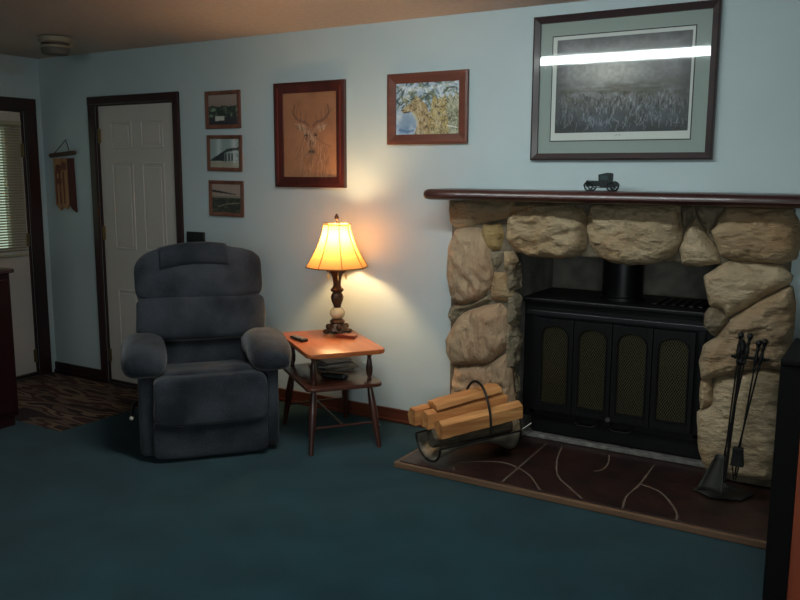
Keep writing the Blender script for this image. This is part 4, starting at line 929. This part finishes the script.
# ================================================================== RUG on the landing
def rug_mat():
    m=bpy.data.materials.new('rug_weave'); m.use_nodes=True; nt=m.node_tree;N=nt.nodes;L=nt.links;bs=N['Principled BSDF'];bs.inputs['Roughness'].default_value=.95
    tc_=N.new('ShaderNodeTexCoord'); sp=N.new('ShaderNodeSeparateXYZ'); L.new(tc_.outputs['Object'],sp.inputs[0])
    n=N.new('ShaderNodeTexNoise'); n.inputs['Scale'].default_value=1.7; n.inputs['Detail'].default_value=2; mp=N.new('ShaderNodeMapping'); mp.inputs['Scale'].default_value=(.8,3.4,1); mp.inputs['Rotation'].default_value=(0,0,-.25); L.new(tc_.outputs['Object'],mp.inputs[0]); L.new(mp.outputs[0],n.inputs[0])
    r=N.new('ShaderNodeValToRGB'); L.new(n.outputs[0],r.inputs[0]); e=r.color_ramp.elements; r.color_ramp.interpolation='CONSTANT'
    e[0].position=0; e[0].color=lin((44,22,20))+(1,); e[1].position=.42; e[1].color=lin((104,80,64))+(1,)
    for p_,c_ in ((.47,(70,36,30)),(.52,(122,96,74)),(.58,(48,26,24)),(.64,(98,74,58))): q=e.new(p_); q.color=lin(c_)+(1,)
    wv=N.new('ShaderNodeTexNoise'); wv.inputs['Scale'].default_value=160; L.new(tc_.outputs['Object'],wv.inputs[0]); bp=N.new('ShaderNodeBump'); bp.inputs['Strength'].default_value=.5; bp.inputs['Distance'].default_value=.004; L.new(wv.outputs[0],bp.inputs['Height']); L.new(bp.outputs[0],bs.inputs['Normal'])
    L.new(r.outputs[0],bs.inputs['Base Color']); return m
rg=thing('entry_rug','dark red and tan patterned rug lying on the sunken landing by the two doors','rug',(.83,-.62,-ST+.001))
b=MB(); G=[]
for i in range(31):
    row=[]
    for j in range(23):
        x=-.78+1.56*i/30; y=-.53+1.08*j/22; z=.010+.006*max(0,noise.noise(Vector((x*3,y*6,1.7))))
        row.append(b.bm.verts.new((x,y,z)))
    G.append(row)
for i in range(30):
    for j in range(22): b.bm.faces.new((G[i][j],G[i+1][j],G[i+1][j+1],G[i][j+1]))
o=b.build('rug_field',rug_mat(),rg,'full'); md=o.modifiers.new('s','SOLIDIFY'); md.thickness=.008; md.offset=-1
b=MB()
for j in range(90):
    y=-.525+1.065*j/89
    for sx in (-1,1): b.box(sx*.79-.012,sx*.79+.012,y-.002,y+.002,.001,.005)
b.build('fringe',mat('fringe_tan',(130,110,88),.9),rg)['kind']='stuff'

# ================================================================== LEFT CABINET
cb=thing('wooden_cabinet','dark mahogany cabinet cut off by the left edge of the photo','cabinet',(1.10,-1.72,0))
MB().box(-.235,.235,-.50,.50,.06,.895,.004).build('carcass',mCab,cb); MB().box(-.22,.22,-.48,.48,.0005,.06).build('plinth',mCab,cb)
MB().box(-.25,.262,-.515,.515,.8955,.92,.006).build('top_board',mCabTop,cb,True)
for y0_,y1_ in ((-.48,-.01),(.01,.48)):
    dd=MB().box(.236,.252,y0_,y1_,.09,.86,.003).build('door',mCab,cb); MB().box(.252,.257,y0_+.07,y1_-.07,.16,.79,.004).build('raised_panel',mCab,dd)
    yk=y1_-.04 if y0_<-.1 else y0_+.04
    MB().cyl((.252,yk,.5),(.27,yk,.5),.006,n=8).pillow((.276,yk,.5),(.018,.024,.024),1,1,12,8).build('knob',mBrass,dd,True)

# ================================================================== RIGHT CABINET
mRW=wood('cherry_panel',(160,76,44),(126,54,32),.4,.3,2); mRB2=mat('cabinet_black',(8,6,7),.7,spec=.15)
rb=thing('media_cabinet','tall black cabinet with cherry wood door at the right edge of the photo','cabinet',(5.352,-1.2,0))
MB().box(0,.62,0,.40,.05,.865,.004).build('carcass',mRB2,rb); MB().box(.02,.6,.02,.38,.0005,.05).build('plinth',mRB2,rb)
MB().box(-.0,.63,-.005,.41,.8655,.885,.005).build('top_board',mRB2,rb)
dd=MB().box(.075,.60,-.014,-.0005  ,.08,.85,.003).build('door',mRW,rb); MB().box(.14,.54,-.018,-.014,.15,.81,.003).build('raised_panel',mRW,dd)
MB().cyl((.105,-.014,.55),(.105,-.03,.55),.006,n=8).pillow((.105,-.036,.55),(.022,.016,.022),1,1,12,8).build('knob',mBrass,dd,True)
sp_=thing('dark_slanted_object','unidentified dark slanted object on the right cabinet with one bright metal dot','dark object',(5.56,-1.02,.8855))
MB().prism([(-.13,0),(.17,0),(.17,.22),(.06,.22)],-.06,.12,'xz',.004).build('case',mRB2,sp_); MB().pillow((-.10,-.066,.026),(.014,.012,.014),1,1,12,8).build('knob',mat('highlight_metal',(230,230,225),.15,metal=1),sp_,True)  # stand-in for an unidentified dark object; metal dot put in for its highlight
